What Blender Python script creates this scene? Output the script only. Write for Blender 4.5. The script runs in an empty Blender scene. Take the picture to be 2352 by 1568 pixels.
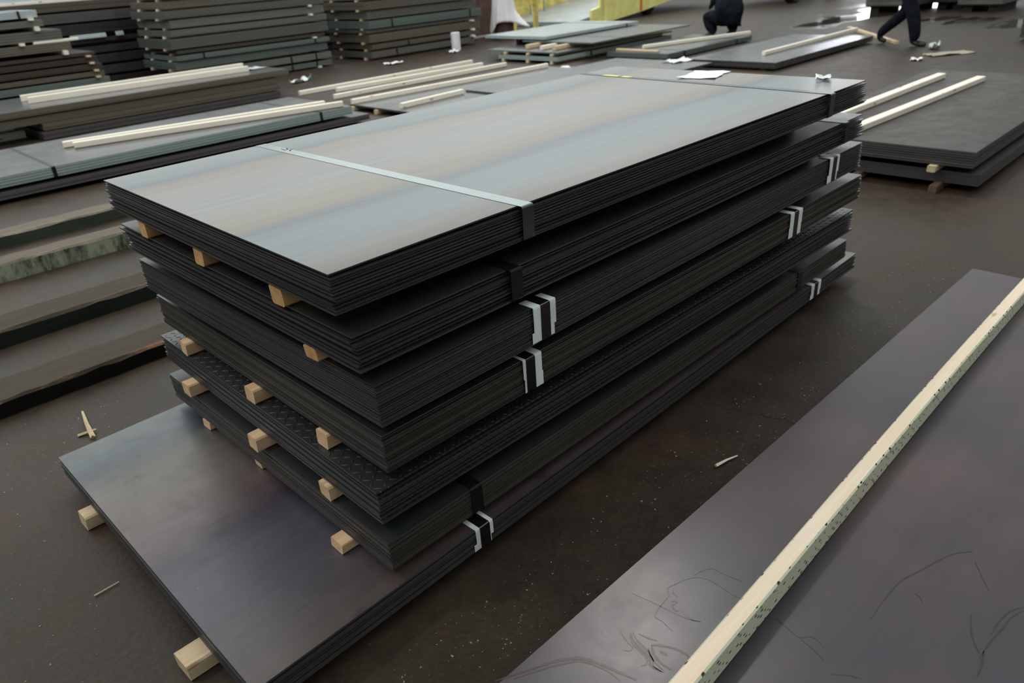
import bpy, bmesh, math, random
from mathutils import Vector, Matrix
random.seed(7)
scene = bpy.context.scene
COL = scene.collection

# ------------------------------------------------------------------ camera
# world X runs along the length of the sheet bundles, Y across them, Z up
cam_d = bpy.data.cameras.new('camera'); cam = bpy.data.objects.new('camera', cam_d); COL.objects.link(cam)
PITCH, ROLL, YAW, CAM_H = 0.4786353, -0.070295, 0.755451, 1.715
cp, sp, cr, sr = math.cos(PITCH), math.sin(PITCH), math.cos(ROLL), math.sin(ROLL)
right = Vector((cr, 0, 0)) + sr * Vector((0, sp, cp))
up = Vector((-sr, 0, 0)) + cr * Vector((0, sp, cp))
fwd = Vector((0, cp, -sp))
Rz = Matrix.Rotation(-YAW, 3, 'Z')
right, up, fwd = Rz @ right, Rz @ up, Rz @ fwd
cam.matrix_world = Matrix(((right.x, up.x, -fwd.x, 0), (right.y, up.y, -fwd.y, 0), (right.z, up.z, -fwd.z, CAM_H), (0, 0, 0, 1)))
cam_d.sensor_width = 36.0
cam_d.lens = 1683.31 / 2352 * 36
cam_d.clip_start = 0.05; cam_d.clip_end = 200
cam_d.dof.use_dof = True
cam_d.dof.focus_distance = 2.35
cam_d.dof.aperture_fstop = 3.2
scene.camera = cam

# ------------------------------------------------------------------ light
scene.view_settings.view_transform = 'Standard'
scene.view_settings.look = 'None'
scene.view_settings.gamma = 1
scene.view_settings.use_curve_mapping = False
scene.view_settings.exposure = 0.38
world = bpy.data.worlds.new('hall_daylight'); scene.world = world; world.use_nodes = True
bg = world.node_tree.nodes['Background']
bg.inputs['Color'].default_value = (0.80, 0.88, 0.90, 1); bg.inputs['Strength'].default_value = 0.5

def area(name, loc, size, power, color, target=None, spread=180):
    d = bpy.data.lights.new(name, 'AREA'); d.shape = 'RECTANGLE'; d.size, d.size_y = size
    d.energy = power; d.color = color; d.spread = math.radians(spread)
    o = bpy.data.objects.new(name, d); COL.objects.link(o); o.location = loc
    if target is not None:
        o.rotation_euler = (Vector(target) - Vector(loc)).to_track_quat('-Z', 'Y').to_euler()
    return o
# two broad area lights added below the unseen roof, shaped for even daylight
DAY = (0.95, 1.0, 0.985)
area('roof_light_far', (17, 26.5, 9.9), (52, 34), 7400, DAY)
area('roof_light_near', (17, -1.0, 9.9), (52, 20), 2100, (0.97, 1.0, 0.97))
area('gate_daylight', (43.5, 15, 3.0), (9, 5.5), 700, (0.92, 0.93, 1.0), target=(10, 15, 2.6))
def lamp(name, loc, r, power, color):
    d = bpy.data.lights.new(name, 'AREA'); d.shape = 'DISK'; d.size = 2 * r; d.energy = power; d.color = color
    o = bpy.data.objects.new(name, d); COL.objects.link(o); o.location = loc
    return o
lamp('high_bay_lamp', (7.0, 5.0, 8.6), 0.35, 220, (1.0, 0.96, 0.90))
lamp('high_bay_lamp', (-4.0, 6.0, 8.6), 0.35, 150, (1.0, 0.96, 0.90))

# ------------------------------------------------------------------ materials
MATS = {}
def new_mat(name):
    m = bpy.data.materials.new(name); m.use_nodes = True
    nt = m.node_tree; b = nt.nodes['Principled BSDF']
    MATS[name] = m
    return m, nt, b
def N(nt, t, **kw):
    n = nt.nodes.new(t)
    for k, v in kw.items(): setattr(n, k, v)
    return n
def L(nt, a, ao, b, bi): nt.links.new(a.outputs[ao], b.inputs[bi])
def coords(nt, scale=(1, 1, 1), loc=(0, 0, 0), rot=(0, 0, 0), src='Object'):
    tc = N(nt, 'ShaderNodeTexCoord'); mp = N(nt, 'ShaderNodeMapping')
    mp.inputs['Scale'].default_value = scale; mp.inputs['Location'].default_value = loc; mp.inputs['Rotation'].default_value = rot
    L(nt, tc, src, mp, 'Vector')
    return mp
def noise(nt, vec, scale=5, detail=4, rough=0.55, dist=0.0):
    n = N(nt, 'ShaderNodeTexNoise'); n.inputs['Scale'].default_value = scale; n.inputs['Detail'].default_value = detail
    n.inputs['Roughness'].default_value = rough; n.inputs['Distortion'].default_value = dist
    L(nt, vec, 0, n, 'Vector'); return n
def ramp(nt, fac, stops, out='Fac', interp='LINEAR'):
    r = N(nt, 'ShaderNodeValToRGB'); r.color_ramp.interpolation = interp
    e = r.color_ramp.elements
    while len(e) < len(stops): e.new(0.5)
    for i, (p, c) in enumerate(stops):
        e[i].position = p; e[i].color = (c[0], c[1], c[2], 1) if hasattr(c, '__len__') else (c, c, c, 1)
    if fac is not None: L(nt, fac, out, r, 'Fac')
    return r
def mix(nt, a, b, fac, mode='MIX'):
    """a, b: (node, socket) or colour; fac: (node, socket) or number"""
    m = N(nt, 'ShaderNodeMix', data_type='RGBA', blend_type=mode)
    for v, i in ((a, 6), (b, 7)):
        if isinstance(v[0], (int, float)): m.inputs[i].default_value = (v[0], v[1], v[2], 1)
        else: nt.links.new(v[0].outputs[v[1]], m.inputs[i])
    if isinstance(fac, (int, float)): m.inputs[0].default_value = fac
    else: nt.links.new(fac[0].outputs[fac[1]], m.inputs[0])
    return m
def math_n(nt, op, a, b=None):
    m = N(nt, 'ShaderNodeMath', operation=op)
    for v, i in ((a, 0), (b, 1)):
        if v is None: continue
        if isinstance(v, (int, float)): m.inputs[i].default_value = v
        else: nt.links.new(v[0].outputs[v[1]], m.inputs[i])
    return m
def bump(nt, b, h, strength=0.2, dist=0.01):
    n = N(nt, 'ShaderNodeBump'); n.inputs['Strength'].default_value = strength; n.inputs['Distance'].default_value = dist
    nt.links.new(h[0].outputs[h[1]], n.inputs['Height']); L(nt, n, 'Normal', b, 'Normal')

def plain(name, col, rough=0.6, metal=0.0, var=0.15, scale=6, bstr=0.0, spec=0.5):
    m, nt, b = new_mat(name)
    n = noise(nt, coords(nt), scale, 4)
    lo = [c * (1 - var) for c in col]; hi = [min(1, c * (1 + var)) for c in col]
    r = ramp(nt, n, [(0.3, lo), (0.7, hi)])
    L(nt, r, 'Color', b, 'Base Color')
    b.inputs['Roughness'].default_value = rough; b.inputs['Metallic'].default_value = metal
    b.inputs['Specular IOR Level'].default_value = spec
    if bstr: bump(nt, b, (n, 'Fac'), bstr, 0.005)
    return m

def plate_mat(name, bands, rough=0.36, metal=0.8, stain=0.5, width=1.524, speck=0.0, streak=0.25, ior=1.6):
    """mill-scale sheet: heat-tint bands run along the rolling direction (local X), placed by local Y (0..1 of the width)"""
    m, nt, b = new_mat(name)
    tc = N(nt, 'ShaderNodeTexCoord')
    sep = N(nt, 'ShaderNodeSeparateXYZ'); L(nt, tc, 'Object', sep, 'Vector')
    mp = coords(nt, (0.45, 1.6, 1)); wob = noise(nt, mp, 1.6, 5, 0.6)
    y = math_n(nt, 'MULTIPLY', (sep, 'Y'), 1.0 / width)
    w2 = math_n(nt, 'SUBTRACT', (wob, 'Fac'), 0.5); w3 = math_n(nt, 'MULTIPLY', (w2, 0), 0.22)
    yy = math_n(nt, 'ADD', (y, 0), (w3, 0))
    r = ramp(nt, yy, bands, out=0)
    # fine rolling streaks
    st = noise(nt, coords(nt, (0.5, 14, 1)), 2.2, 6, 0.65)
    sr_ = ramp(nt, st, [(0.3, 1 - streak), (0.7, 1 + 0.0)])
    c1 = mix(nt, (r, 'Color'), (sr_, 'Color'), 1.0, 'MULTIPLY')
    # blotches
    bl = noise(nt, coords(nt), 5.0, 8, 0.7, 0.6)
    br = ramp(nt, bl, [(0.56, 1.0), (0.68, 1 - stain * 0.55), (0.72, 1 - stain)])
    c2 = mix(nt, (c1, 2), (br, 'Color'), 0.8, 'MULTIPLY')
    out = (c2, 2)
    if speck:
        vo = N(nt, 'ShaderNodeTexVoronoi', feature='F1'); vo.inputs['Scale'].default_value = 34
        L(nt, coords(nt), 0, vo, 'Vector')
        vr = ramp(nt, vo, [(0.0, 1.0), (0.045, 1.0), (0.06, 0.0)], out='Distance')
        n2 = noise(nt, coords(nt), 3, 2); nr = ramp(nt, n2, [(0.55, 0), (0.62, speck)])
        f = mix(nt, (vr, 'Color'), (nr, 'Color'), 1.0, 'MULTIPLY')
        out = (mix(nt, out, (0.5, 0.46, 0.38), (f, 2)), 2)
    nt.links.new(out[0].outputs[out[1]], b.inputs['Base Color'])
    rn = ramp(nt, bl, [(0.35, rough - 0.03), (0.7, rough + 0.03 + 0.12 * stain)])
    if stain > 0.05:
        L(nt, rn, 'Color', b, 'Roughness'); bump(nt, b, (st, 'Fac'), 0.02, 0.002)
    else: b.inputs['Roughness'].default_value = rough
    b.inputs['Metallic'].default_value = metal; b.inputs['IOR'].default_value = ior
    return m

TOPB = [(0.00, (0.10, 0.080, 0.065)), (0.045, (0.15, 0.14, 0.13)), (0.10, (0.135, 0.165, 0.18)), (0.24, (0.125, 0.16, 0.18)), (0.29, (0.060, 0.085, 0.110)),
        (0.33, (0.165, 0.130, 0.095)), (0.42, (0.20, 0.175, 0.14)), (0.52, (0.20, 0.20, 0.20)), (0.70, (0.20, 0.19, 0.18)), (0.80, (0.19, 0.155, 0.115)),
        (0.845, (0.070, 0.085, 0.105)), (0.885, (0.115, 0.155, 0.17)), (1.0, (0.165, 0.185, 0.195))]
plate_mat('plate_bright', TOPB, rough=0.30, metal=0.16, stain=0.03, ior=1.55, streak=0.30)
LOWB = [(0.00, (0.090, 0.066, 0.064)), (0.12, (0.092, 0.080, 0.096)), (0.34, (0.072, 0.068, 0.098)), (0.42, (0.050, 0.036, 0.056)),
        (0.48, (0.110, 0.074, 0.078)), (0.62, (0.130, 0.100, 0.090)), (0.76, (0.125, 0.102, 0.086)), (0.85, (0.038, 0.052, 0.062)),
        (0.92, (0.066, 0.090, 0.100)), (1.0, (0.078, 0.090, 0.094))]
plate_mat('plate_low', LOWB, rough=0.32, metal=0.12, stain=0.85, speck=0.7, ior=1.68)
DRKB = [(0.0, (0.028, 0.032, 0.034)), (0.5, (0.034, 0.034, 0.036)), (1.0, (0.028, 0.034, 0.036))]
plate_mat('plate_dark', DRKB, rough=0.34, metal=0.05, stain=0.5)
GRYB = [(0.0, (0.12, 0.125, 0.135)), (0.5, (0.135, 0.135, 0.14)), (1.0, (0.12, 0.13, 0.14))]
plate_mat('plate_grey', GRYB, rough=0.26, metal=0.2, stain=0.12)
BRWB = [(0.0, (0.048, 0.042, 0.038)), (0.5, (0.058, 0.048, 0.042)), (1.0, (0.048, 0.043, 0.041))]
plate_mat('plate_brown', BRWB, rough=0.55, metal=0.0, stain=0.7, streak=0.35, ior=1.45)
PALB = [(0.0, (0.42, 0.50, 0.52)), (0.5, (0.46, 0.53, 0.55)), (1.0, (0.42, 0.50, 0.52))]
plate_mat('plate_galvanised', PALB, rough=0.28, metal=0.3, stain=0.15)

def edge_mat(name, lo, hi, rough=0.5, metal=0.4, rust=0.0, zs=260):
    m, nt, b = new_mat(name)
    oi = N(nt, 'ShaderNodeObjectInfo')
    st = noise(nt, coords(nt, (1.2, 1.2, zs)), 2.0, 5, 0.7)
    a = math_n(nt, 'MULTIPLY', (oi, 'Random'), 0.5); c = math_n(nt, 'MULTIPLY', (st, 'Fac'), 0.7)
    s = math_n(nt, 'ADD', (a, 0), (c, 0))
    r = ramp(nt, s, [(0.25, lo), (0.85, hi)], out=0)
    out = (r, 'Color')
    if rust:
        rn = noise(nt, coords(nt, (2.5, 2.5, 14)), 3.0, 5, 0.7)
        rr = ramp(nt, rn, [(0.60, 0.0), (0.75, rust)])
        out = (mix(nt, out, (0.16, 0.07, 0.03), (rr, 'Color')), 2)
    nt.links.new(out[0].outputs[out[1]], b.inputs['Base Color'])
    b.inputs['Roughness'].default_value = rough; b.inputs['Metallic'].default_value = metal
    bump(nt, b, (st, 'Fac'), 0.15, 0.002)
    return m
edge_mat('edge_black', (0.018, 0.0175, 0.019), (0.078, 0.074, 0.078), 0.36, 0.1, zs=30)
edge_mat('edge_rusty', (0.022, 0.020, 0.018), (0.098, 0.086, 0.072), 0.42, 0.1, 0.5, zs=60)
edge_mat('edge_brown', (0.035, 0.026, 0.020), (0.090, 0.070, 0.052), 0.6, 0.2, 0.3)
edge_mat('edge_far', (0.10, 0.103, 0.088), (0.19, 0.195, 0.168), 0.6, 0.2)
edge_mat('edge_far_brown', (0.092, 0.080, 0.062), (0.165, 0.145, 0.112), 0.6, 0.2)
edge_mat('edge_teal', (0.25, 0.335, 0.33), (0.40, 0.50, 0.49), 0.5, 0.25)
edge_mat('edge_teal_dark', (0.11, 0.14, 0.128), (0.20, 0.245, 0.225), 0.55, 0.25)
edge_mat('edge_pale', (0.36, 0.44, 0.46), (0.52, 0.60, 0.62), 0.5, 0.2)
edge_mat('edge_grey', (0.075, 0.070, 0.072), (0.135, 0.125, 0.125), 0.55, 0.2)

def wood_mat(name, base, dark, knot=(0.32, 0.17, 0.07), marks=False):
    m, nt, b = new_mat(name)
    oi = N(nt, 'ShaderNodeObjectInfo')
    tc = N(nt, 'ShaderNodeTexCoord'); mp = N(nt, 'ShaderNodeMapping'); mp.inputs['Scale'].default_value = (1.0, 16, 16)
    va = N(nt, 'ShaderNodeVectorMath', operation='ADD'); cmb = N(nt, 'ShaderNodeCombineXYZ')
    rr = math_n(nt, 'MULTIPLY', (oi, 'Random'), 40.0)
    for k in range(3): nt.links.new(rr.outputs[0], cmb.inputs[k])
    L(nt, tc, 'Object', va, 0); L(nt, cmb, 'Vector', va, 1); L(nt, va, 'Vector', mp, 'Vector')
    g = noise(nt, mp, 2.2, 6, 0.6, 0.4)
    r = ramp(nt, g, [(0.28, dark), (0.62, base)])
    # knots
    mk = N(nt, 'ShaderNodeMapping'); mk.inputs['Scale'].default_value = (3.2, 9, 9); L(nt, va, 'Vector', mk, 'Vector')
    vo = N(nt, 'ShaderNodeTexVoronoi', feature='F1'); vo.inputs['Scale'].default_value = 1.0; L(nt, mk, 'Vector', vo, 'Vector')
    kr = ramp(nt, vo, [(0.0, 0.9), (0.07, 0.75), (0.13, 0.0)], out='Distance')
    c = mix(nt, (r, 'Color'), knot, (kr, 'Color'))
    out = (c, 2)
    if marks:   # rows of dark roller-tooth dashes pressed into the side faces only
        sp_ = N(nt, 'ShaderNodeSeparateXYZ'); L(nt, tc, 'Normal', sp_, 'Vector')
        ab = math_n(nt, 'ABSOLUTE', (sp_, 'Y')); side = math_n(nt, 'GREATER_THAN', (ab, 0), 0.7)
        m2 = N(nt, 'ShaderNodeMapping'); m2.inputs['Scale'].default_value = (32, 0, 58); m2.inputs['Rotation'].default_value = (0, 0.55, 0)
        L(nt, tc, 'Object', m2, 'Vector')
        v2 = N(nt, 'ShaderNodeTexVoronoi', feature='F1'); v2.inputs['Scale'].default_value = 1.0; v2.inputs['Randomness'].default_value = 0.35
        L(nt, m2, 'Vector', v2, 'Vector')
        d = ramp(nt, v2, [(0.0, 1.0), (0.19, 1.0), (0.24, 0.0)], out='Distance')
        f = math_n(nt, 'MULTIPLY', (d, 'Color'), (side, 0))
        green_lit = mix(nt, out, (0.66, 0.74, 0.56), (math_n(nt, 'MULTIPLY', (side, 0), 0.75), 0))  # greenish light on the side faces, put into the wood colour
        out = (mix(nt, (green_lit, 2), (0.05, 0.05, 0.04), (f, 0)), 2)
    nt.links.new(out[0].outputs[out[1]], b.inputs['Base Color'])
    b.inputs['Roughness'].default_value = 0.7
    b.inputs['Specular IOR Level'].default_value = 0.25
    bump(nt, b, (g, 'Fac'), 0.15, 0.003)
    return m
wood_mat('pine', (0.74, 0.60, 0.40), (0.60, 0.44, 0.26))
wood_mat('pine_warm', (0.82, 0.57, 0.36), (0.66, 0.42, 0.23))
wood_mat('pine_pale', (0.95, 0.91, 0.80), (0.90, 0.83, 0.68))
wood_mat('pine_marked', (0.90, 0.78, 0.62), (0.82, 0.66, 0.48), marks=True)
wood_mat('pine_orange', (0.72, 0.44, 0.20), (0.56, 0.31, 0.13))
wood_mat('old_wood', (0.20, 0.12, 0.07), (0.10, 0.06, 0.04))

def floor_mat():
    m, nt, b = new_mat('oily_concrete')
    v = coords(nt)
    n1 = noise(nt, v, 0.55, 6, 0.6); n2 = noise(nt, v, 3.5, 8, 0.7); n3 = noise(nt, v, 55, 3, 0.6)
    r1 = ramp(nt, n1, [(0.30, (0.028, 0.021, 0.013)), (0.50, (0.038, 0.027, 0.0175)), (0.70, (0.055, 0.029, 0.020))])
    r2 = ramp(nt, n2, [(0.32, 0.60), (0.62, 1.25)])
    c = mix(nt, (r1, 'Color'), (r2, 'Color'), 1.0, 'MULTIPLY')
    r3 = ramp(nt, n3, [(0.40, 0.8), (0.66, 1.25)])
    c = mix(nt, (c, 2), (r3, 'Color'), 0.7, 'MULTIPLY')
    vo = N(nt, 'ShaderNodeTexVoronoi', feature='F1'); vo.inputs['Scale'].default_value = 16; L(nt, v, 0, vo, 'Vector')
    vr = ramp(nt, vo, [(0.0, 0.55), (0.05, 0.5), (0.10, 0.0)], out='Distance')
    nm = ramp(nt, n2, [(0.50, 0.0), (0.62, 1.0)])
    f = mix(nt, (vr, 'Color'), (nm, 'Color'), 1.0, 'MULTIPLY')
    c = mix(nt, (c, 2), (0.16, 0.14, 0.10), (f, 2))
    L(nt, c, 2, b, 'Base Color')
    # dry dust near, wet film and puddles on the far lane
    tc = N(nt, 'ShaderNodeTexCoord'); sep = N(nt, 'ShaderNodeSeparateXYZ'); L(nt, tc, 'Object', sep, 'Vector')
    g0 = N(nt, 'ShaderNodeMapRange'); g0.inputs['From Min'].default_value = 16.4; g0.inputs['From Max'].default_value = 17.2; L(nt, sep, 'X', g0, 'Value')
    g1 = N(nt, 'ShaderNodeMapRange'); g1.inputs['From Min'].default_value = 9.5; g1.inputs['From Max'].default_value = 8.0; L(nt, sep, 'Y', g1, 'Value')
    g = math_n(nt, 'MULTIPLY', (g0, 0), (g1, 0))
    pn = noise(nt, coords(nt, (0.28, 0.8, 1)), 0.9, 5, 0.55)
    pm = ramp(nt, pn, [(0.50, 0.0), (0.55, 1.0)])
    wet = math_n(nt, 'MULTIPLY', (pm, 'Color'), (g, 0))
    ro = ramp(nt, n2, [(0.3, 0.46), (0.7, 0.66)])
    rr = mix(nt, (ro, 'Color'), (0.06, 0.06, 0.06), (wet, 0))
    L(nt, rr, 2, b, 'Roughness')
    b.inputs['Specular IOR Level'].default_value = 0.32
    h = math_n(nt, 'ADD', (n3, 'Fac'), (n2, 'Fac')); dry = math_n(nt, 'SUBTRACT', 1.0, (wet, 0)); hh = math_n(nt, 'MULTIPLY', (h, 0), (dry, 0))
    bump(nt, b, (hh, 0), 0.25, 0.006)
    return m
floor_mat()

def stained_plate():
    """purple-grey mill-scale plate"""
    m, nt, b = new_mat('plate_stained')
    v = coords(nt)
    st = noise(nt, coords(nt, (0.6, 6, 1)), 1.8, 6, 0.6)
    big = noise(nt, v, 1.3, 4, 0.55)
    r = ramp(nt, big, [(0.32, (0.038, 0.037, 0.052)), (0.50, (0.062, 0.046, 0.056)), (0.66, (0.092, 0.060, 0.066))])
    sr_ = ramp(nt, st, [(0.3, 0.82), (0.7, 1.05)])
    c = mix(nt, (r, 'Color'), (sr_, 'Color'), 1.0, 'MULTIPLY')
    # scuffs
    sc = noise(nt, coords(nt, (1, 1, 1), rot=(0, 0, 0.9)), 6, 9, 0.75, 0.8); scr = ramp(nt, sc, [(0.60, 1.0), (0.72, 0.62)])
    c = mix(nt, (c, 2), (scr, 'Color'), 0.6, 'MULTIPLY')
    L(nt, c, 2, b, 'Base Color')
    rn = ramp(nt, sc, [(0.35, 0.31), (0.7, 0.36)]); L(nt, rn, 'Color', b, 'Roughness')
    b.inputs['Metallic'].default_value = 0.03
    bump(nt, b, (st, 'Fac'), 0.03, 0.004)
stained_plate()

plain('strap_steel', (0.185, 0.235, 0.23), 0.15, 1.0, 0.06, 30)
plain('strap_black', (0.012, 0.012, 0.013), 0.30, 0.3, 0.2, 30)
plain('oil_film', (0.020, 0.013, 0.013), 0.35, 0, 0.5, 40)
plain('white_board', (0.84, 0.91, 0.89), 0.7, 0, 0.10, 14)
plain('paper', (0.86, 0.87, 0.90), 0.75, 0, 0.05, 10)
plain('plastic_film', (0.70, 0.75, 0.75), 0.25, 0, 0.15, 12)
plain('yellow_paint', (0.97, 0.87, 0.30), 0.45, 0, 0.15, 3)
plain('yellow_worn', (0.72, 0.58, 0.16), 0.6, 0, 0.45, 4)
plain('orange_paint', (0.75, 0.20, 0.04), 0.5, 0, 0.1, 3)
plain('deck_grey', (0.36, 0.40, 0.42), 0.4, 0.5, 0.15, 3)
plain('rubber_black', (0.012, 0.012, 0.013), 0.8, 0, 0.2, 8)
plain('white_cloth', (0.86, 0.84, 0.86), 0.8, 0, 0.05, 4)
plain('drum_brown', (0.10, 0.055, 0.045), 0.6, 0, 0.3, 5)
plain('machine_olive', (0.11, 0.115, 0.095), 0.5, 0.1, 0.2, 3)
plain('machine_dark', (0.03, 0.035, 0.038), 0.5, 0.1, 0.2, 3)
plain('lamp_glass', (0.5, 0.8, 0.75), 0.2, 0, 0.05, 3)
plain('cloth_navy', (0.009, 0.011, 0.018), 0.9, 0, 0.35, 14, spec=0.08)
plain('cloth_jacket', (0.014, 0.021, 0.028), 0.9, 0, 0.35, 12, spec=0.08)
plain('skin', (0.45, 0.28, 0.20), 0.55, 0, 0.08, 9)
plain('hair', (0.03, 0.02, 0.015), 0.6, 0, 0.2, 30)
plain('boot_black', (0.012, 0.012, 0.012), 0.5, 0, 0.2, 12)
plain('wall_sheet', (0.50, 0.52, 0.52), 0.6, 0.1, 0.12, 0.6)
plain('roof_sheet', (0.11, 0.115, 0.12), 0.7, 0.0, 0.2, 0.5)
plain('corrugated_white', (0.66, 0.74, 0.76), 0.5, 0.1, 0.08, 3)
plain('chip_pale', (0.42, 0.37, 0.28), 0.8, 0, 0.3, 40)

def beam_mat(name, top, side, edge, flake=None):
    """dusty bearer timber: dusty top, darker side, worn front arris; flake = peeling paint"""
    m, nt, b = new_mat(name)
    tc = N(nt, 'ShaderNodeTexCoord'); sepn = N(nt, 'ShaderNodeSeparateXYZ'); L(nt, tc, 'Normal', sepn, 'Vector')
    sepp = N(nt, 'ShaderNodeSeparateXYZ'); L(nt, tc, 'Object', sepp, 'Vector')
    g = noise(nt, coords(nt, (1.0, 9, 9)), 3, 7, 0.7)
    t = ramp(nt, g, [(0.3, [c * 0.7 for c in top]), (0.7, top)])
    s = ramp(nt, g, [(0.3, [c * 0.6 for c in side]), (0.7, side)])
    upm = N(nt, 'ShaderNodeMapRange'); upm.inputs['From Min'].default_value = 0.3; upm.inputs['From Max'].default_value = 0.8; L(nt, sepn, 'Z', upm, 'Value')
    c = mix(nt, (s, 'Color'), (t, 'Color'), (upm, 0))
    if flake:
        fl = noise(nt, coords(nt, (5, 5, 1.6), rot=(0, 0.5, 0)), 2.2, 6, 0.75); fr = ramp(nt, fl, [(0.38, 0.0), (0.58, 0.9)])
        inv = math_n(nt, 'SUBTRACT', 1.0, (upm, 0)); ff = math_n(nt, 'MULTIPLY', (fr, 'Color'), (inv, 0))
        c = mix(nt, (c, 2), flake, (ff, 0))
    # worn front edge: local y close to 0 and normal tilting up
    em = N(nt, 'ShaderNodeMapRange'); em.inputs['From Min'].default_value = 0.045; em.inputs['From Max'].default_value = 0.0; L(nt, sepp, 'Y', em, 'Value')
    en = noise(nt, coords(nt, (1.3, 3, 3)), 2.4, 5, 0.7); er = ramp(nt, en, [(0.44, 0.0), (0.60, 1.0)])
    e1 = math_n(nt, 'MULTIPLY', (em, 0), (er, 'Color')); e2 = math_n(nt, 'MULTIPLY', (e1, 0), (upm, 0))
    c = mix(nt, (c, 2), edge, (e2, 0))
    L(nt, c, 2, b, 'Base Color'); b.inputs['Roughness'].default_value = 0.85; b.inputs['Specular IOR Level'].default_value = 0.2
    bump(nt, b, (g, 'Fac'), 0.5, 0.006)
DUST = (0.075, 0.060, 0.046)
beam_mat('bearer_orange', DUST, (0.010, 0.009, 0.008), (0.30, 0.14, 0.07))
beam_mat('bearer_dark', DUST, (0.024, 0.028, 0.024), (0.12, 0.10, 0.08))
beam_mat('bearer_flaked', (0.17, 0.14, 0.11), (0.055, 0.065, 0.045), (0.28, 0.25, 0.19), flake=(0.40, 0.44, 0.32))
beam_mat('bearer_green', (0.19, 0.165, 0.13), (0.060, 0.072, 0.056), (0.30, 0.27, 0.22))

# ------------------------------------------------------------------ helpers
def add_box(bm, x0, x1, y0, y1, z0, z1, mi=0, side_mi=None):
    v = [bm.verts.new(p) for p in ((x0, y0, z0), (x1, y0, z0), (x1, y1, z0), (x0, y1, z0), (x0, y0, z1), (x1, y0, z1), (x1, y1, z1), (x0, y1, z1))]
    for k, f in enumerate(((3, 2, 1, 0), (4, 5, 6, 7), (0, 1, 5, 4), (1, 2, 6, 5), (2, 3, 7, 6), (3, 0, 4, 7))):
        fc = bm.faces.new([v[i] for i in f])
        fc.material_index = mi if (k < 2 or side_mi is None) else side_mi
    return v
def add_prism(bm, pts, axis, a0, a1, mi=0):
    """pts: outline (2D); axis 'x','y' or 'z' is the extrusion axis"""
    def P(p, a): return {'x': (a, p[0], p[1]), 'y': (p[0], a, p[1]), 'z': (p[0], p[1], a)}[axis]
    A = [bm.verts.new(P(p, a0)) for p in pts]; B = [bm.verts.new(P(p, a1)) for p in pts]
    n = len(pts); fs = [bm.faces.new(A), bm.faces.new(B[::-1])]
    for i in range(n): fs.append(bm.faces.new((A[i], B[i], B[(i + 1) % n], A[(i + 1) % n])))
    for f in fs: f.material_index = mi
    return A + B
def add_tube(bm, p0, p1, r0, r1=None, seg=10, mi=0):
    r1 = r0 if r1 is None else r1
    p0, p1 = Vector(p0), Vector(p1); q = (p1 - p0).to_track_quat('Z', 'Y')
    A = []; B = []
    for i in range(seg):
        a = 2 * math.pi * i / seg; d = q @ Vector((math.cos(a), math.sin(a), 0))
        A.append(bm.verts.new(p0 + d * r0)); B.append(bm.verts.new(p1 + d * r1))
    fs = [bm.faces.new(A[::-1]), bm.faces.new(B)]
    for i in range(seg): fs.append(bm.faces.new((A[i], A[(i + 1) % seg], B[(i + 1) % seg], B[i])))
    for f in fs: f.material_index = mi
def link(o, parent=None):
    COL.objects.link(o)
    if parent is not None: o.parent = parent
    return o
def obj(name, bm, mats, parent=None, smooth=False, loc=(0, 0, 0), rotz=0.0):
    bmesh.ops.recalc_face_normals(bm, faces=bm.faces)
    me = bpy.data.meshes.new(name); bm.to_mesh(me); bm.free()
    for m in ([mats] if isinstance(mats, str) else mats): me.materials.append(MATS[m])
    if smooth:
        for p in me.polygons: p.use_smooth = True
    o = bpy.data.objects.new(name, me); o.location = loc; o.rotation_euler = (0, 0, rotz)
    return link(o, parent)
def tag(o, label=None, cat=None, group=None, kind=None):
    if label: o['label'] = label
    if cat: o['category'] = cat
    if group: o['group'] = group
    if kind: o['kind'] = kind
    return o
def empty(name, loc=(0, 0, 0), rotz=0.0):
    o = bpy.data.objects.new(name, None); o.location = loc; o.rotation_euler = (0, 0, rotz); o.empty_display_size = 0.1
    COL.objects.link(o); return o
def bevel(bm, w, seg=1):
    bmesh.ops.bevel(bm, geom=list(bm.edges), offset=w, segments=seg, profile=0.6, affect='EDGES')

# ------------------------------------------------------------------ the hall
def slab(name, x0, x1, y0, y1, z0, z1, m):
    bm = bmesh.new(); add_box(bm, x0, x1, y0, y1, z0, z1); return tag(obj(name, bm, m), kind='structure')
slab('floor', -10, 44, -12, 44, -0.2, 0, 'oily_concrete')
slab('wall_back', 44, 44.2, -12, 44, 0, 10.2, 'wall_sheet')
slab('wall_left', -10, 44, 44, 44.2, 0, 10.2, 'wall_sheet')
slab('wall_right', -10, 44, -12.2, -12, 0, 10.2, 'wall_sheet')
slab('wall_front', -10.2, -10, -12, 44, 0, 10.2, 'wall_sheet')
slab('ceiling', -10, 44, -12, 44, 10.0, 10.2, 'roof_sheet')

bm = bmesh.new(); n = 26; A = []; rc = random.Random(5)
for i in range(n + 1):
    t = i / n; x = 2.36 + 0.13 * t + rc.uniform(-0.012, 0.012); y = 1.40 - 0.46 * t; w = rc.uniform(0.0008, 0.0035)
    A.append([bm.verts.new(q) for q in ((x - w, y, 0.0002), (x + w, y, 0.0002), (x + w, y, 0.0006), (x - w, y, 0.0006))])
for i in range(n):
    for k in range(4): bm.faces.new((A[i][k], A[i][(k + 1) % 4], A[i + 1][(k + 1) % 4], A[i + 1][k]))
tag(obj('floor_crack', bm, 'rubber_black', bpy.data.objects['floor']), 'thin dark crack across the concrete')

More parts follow.
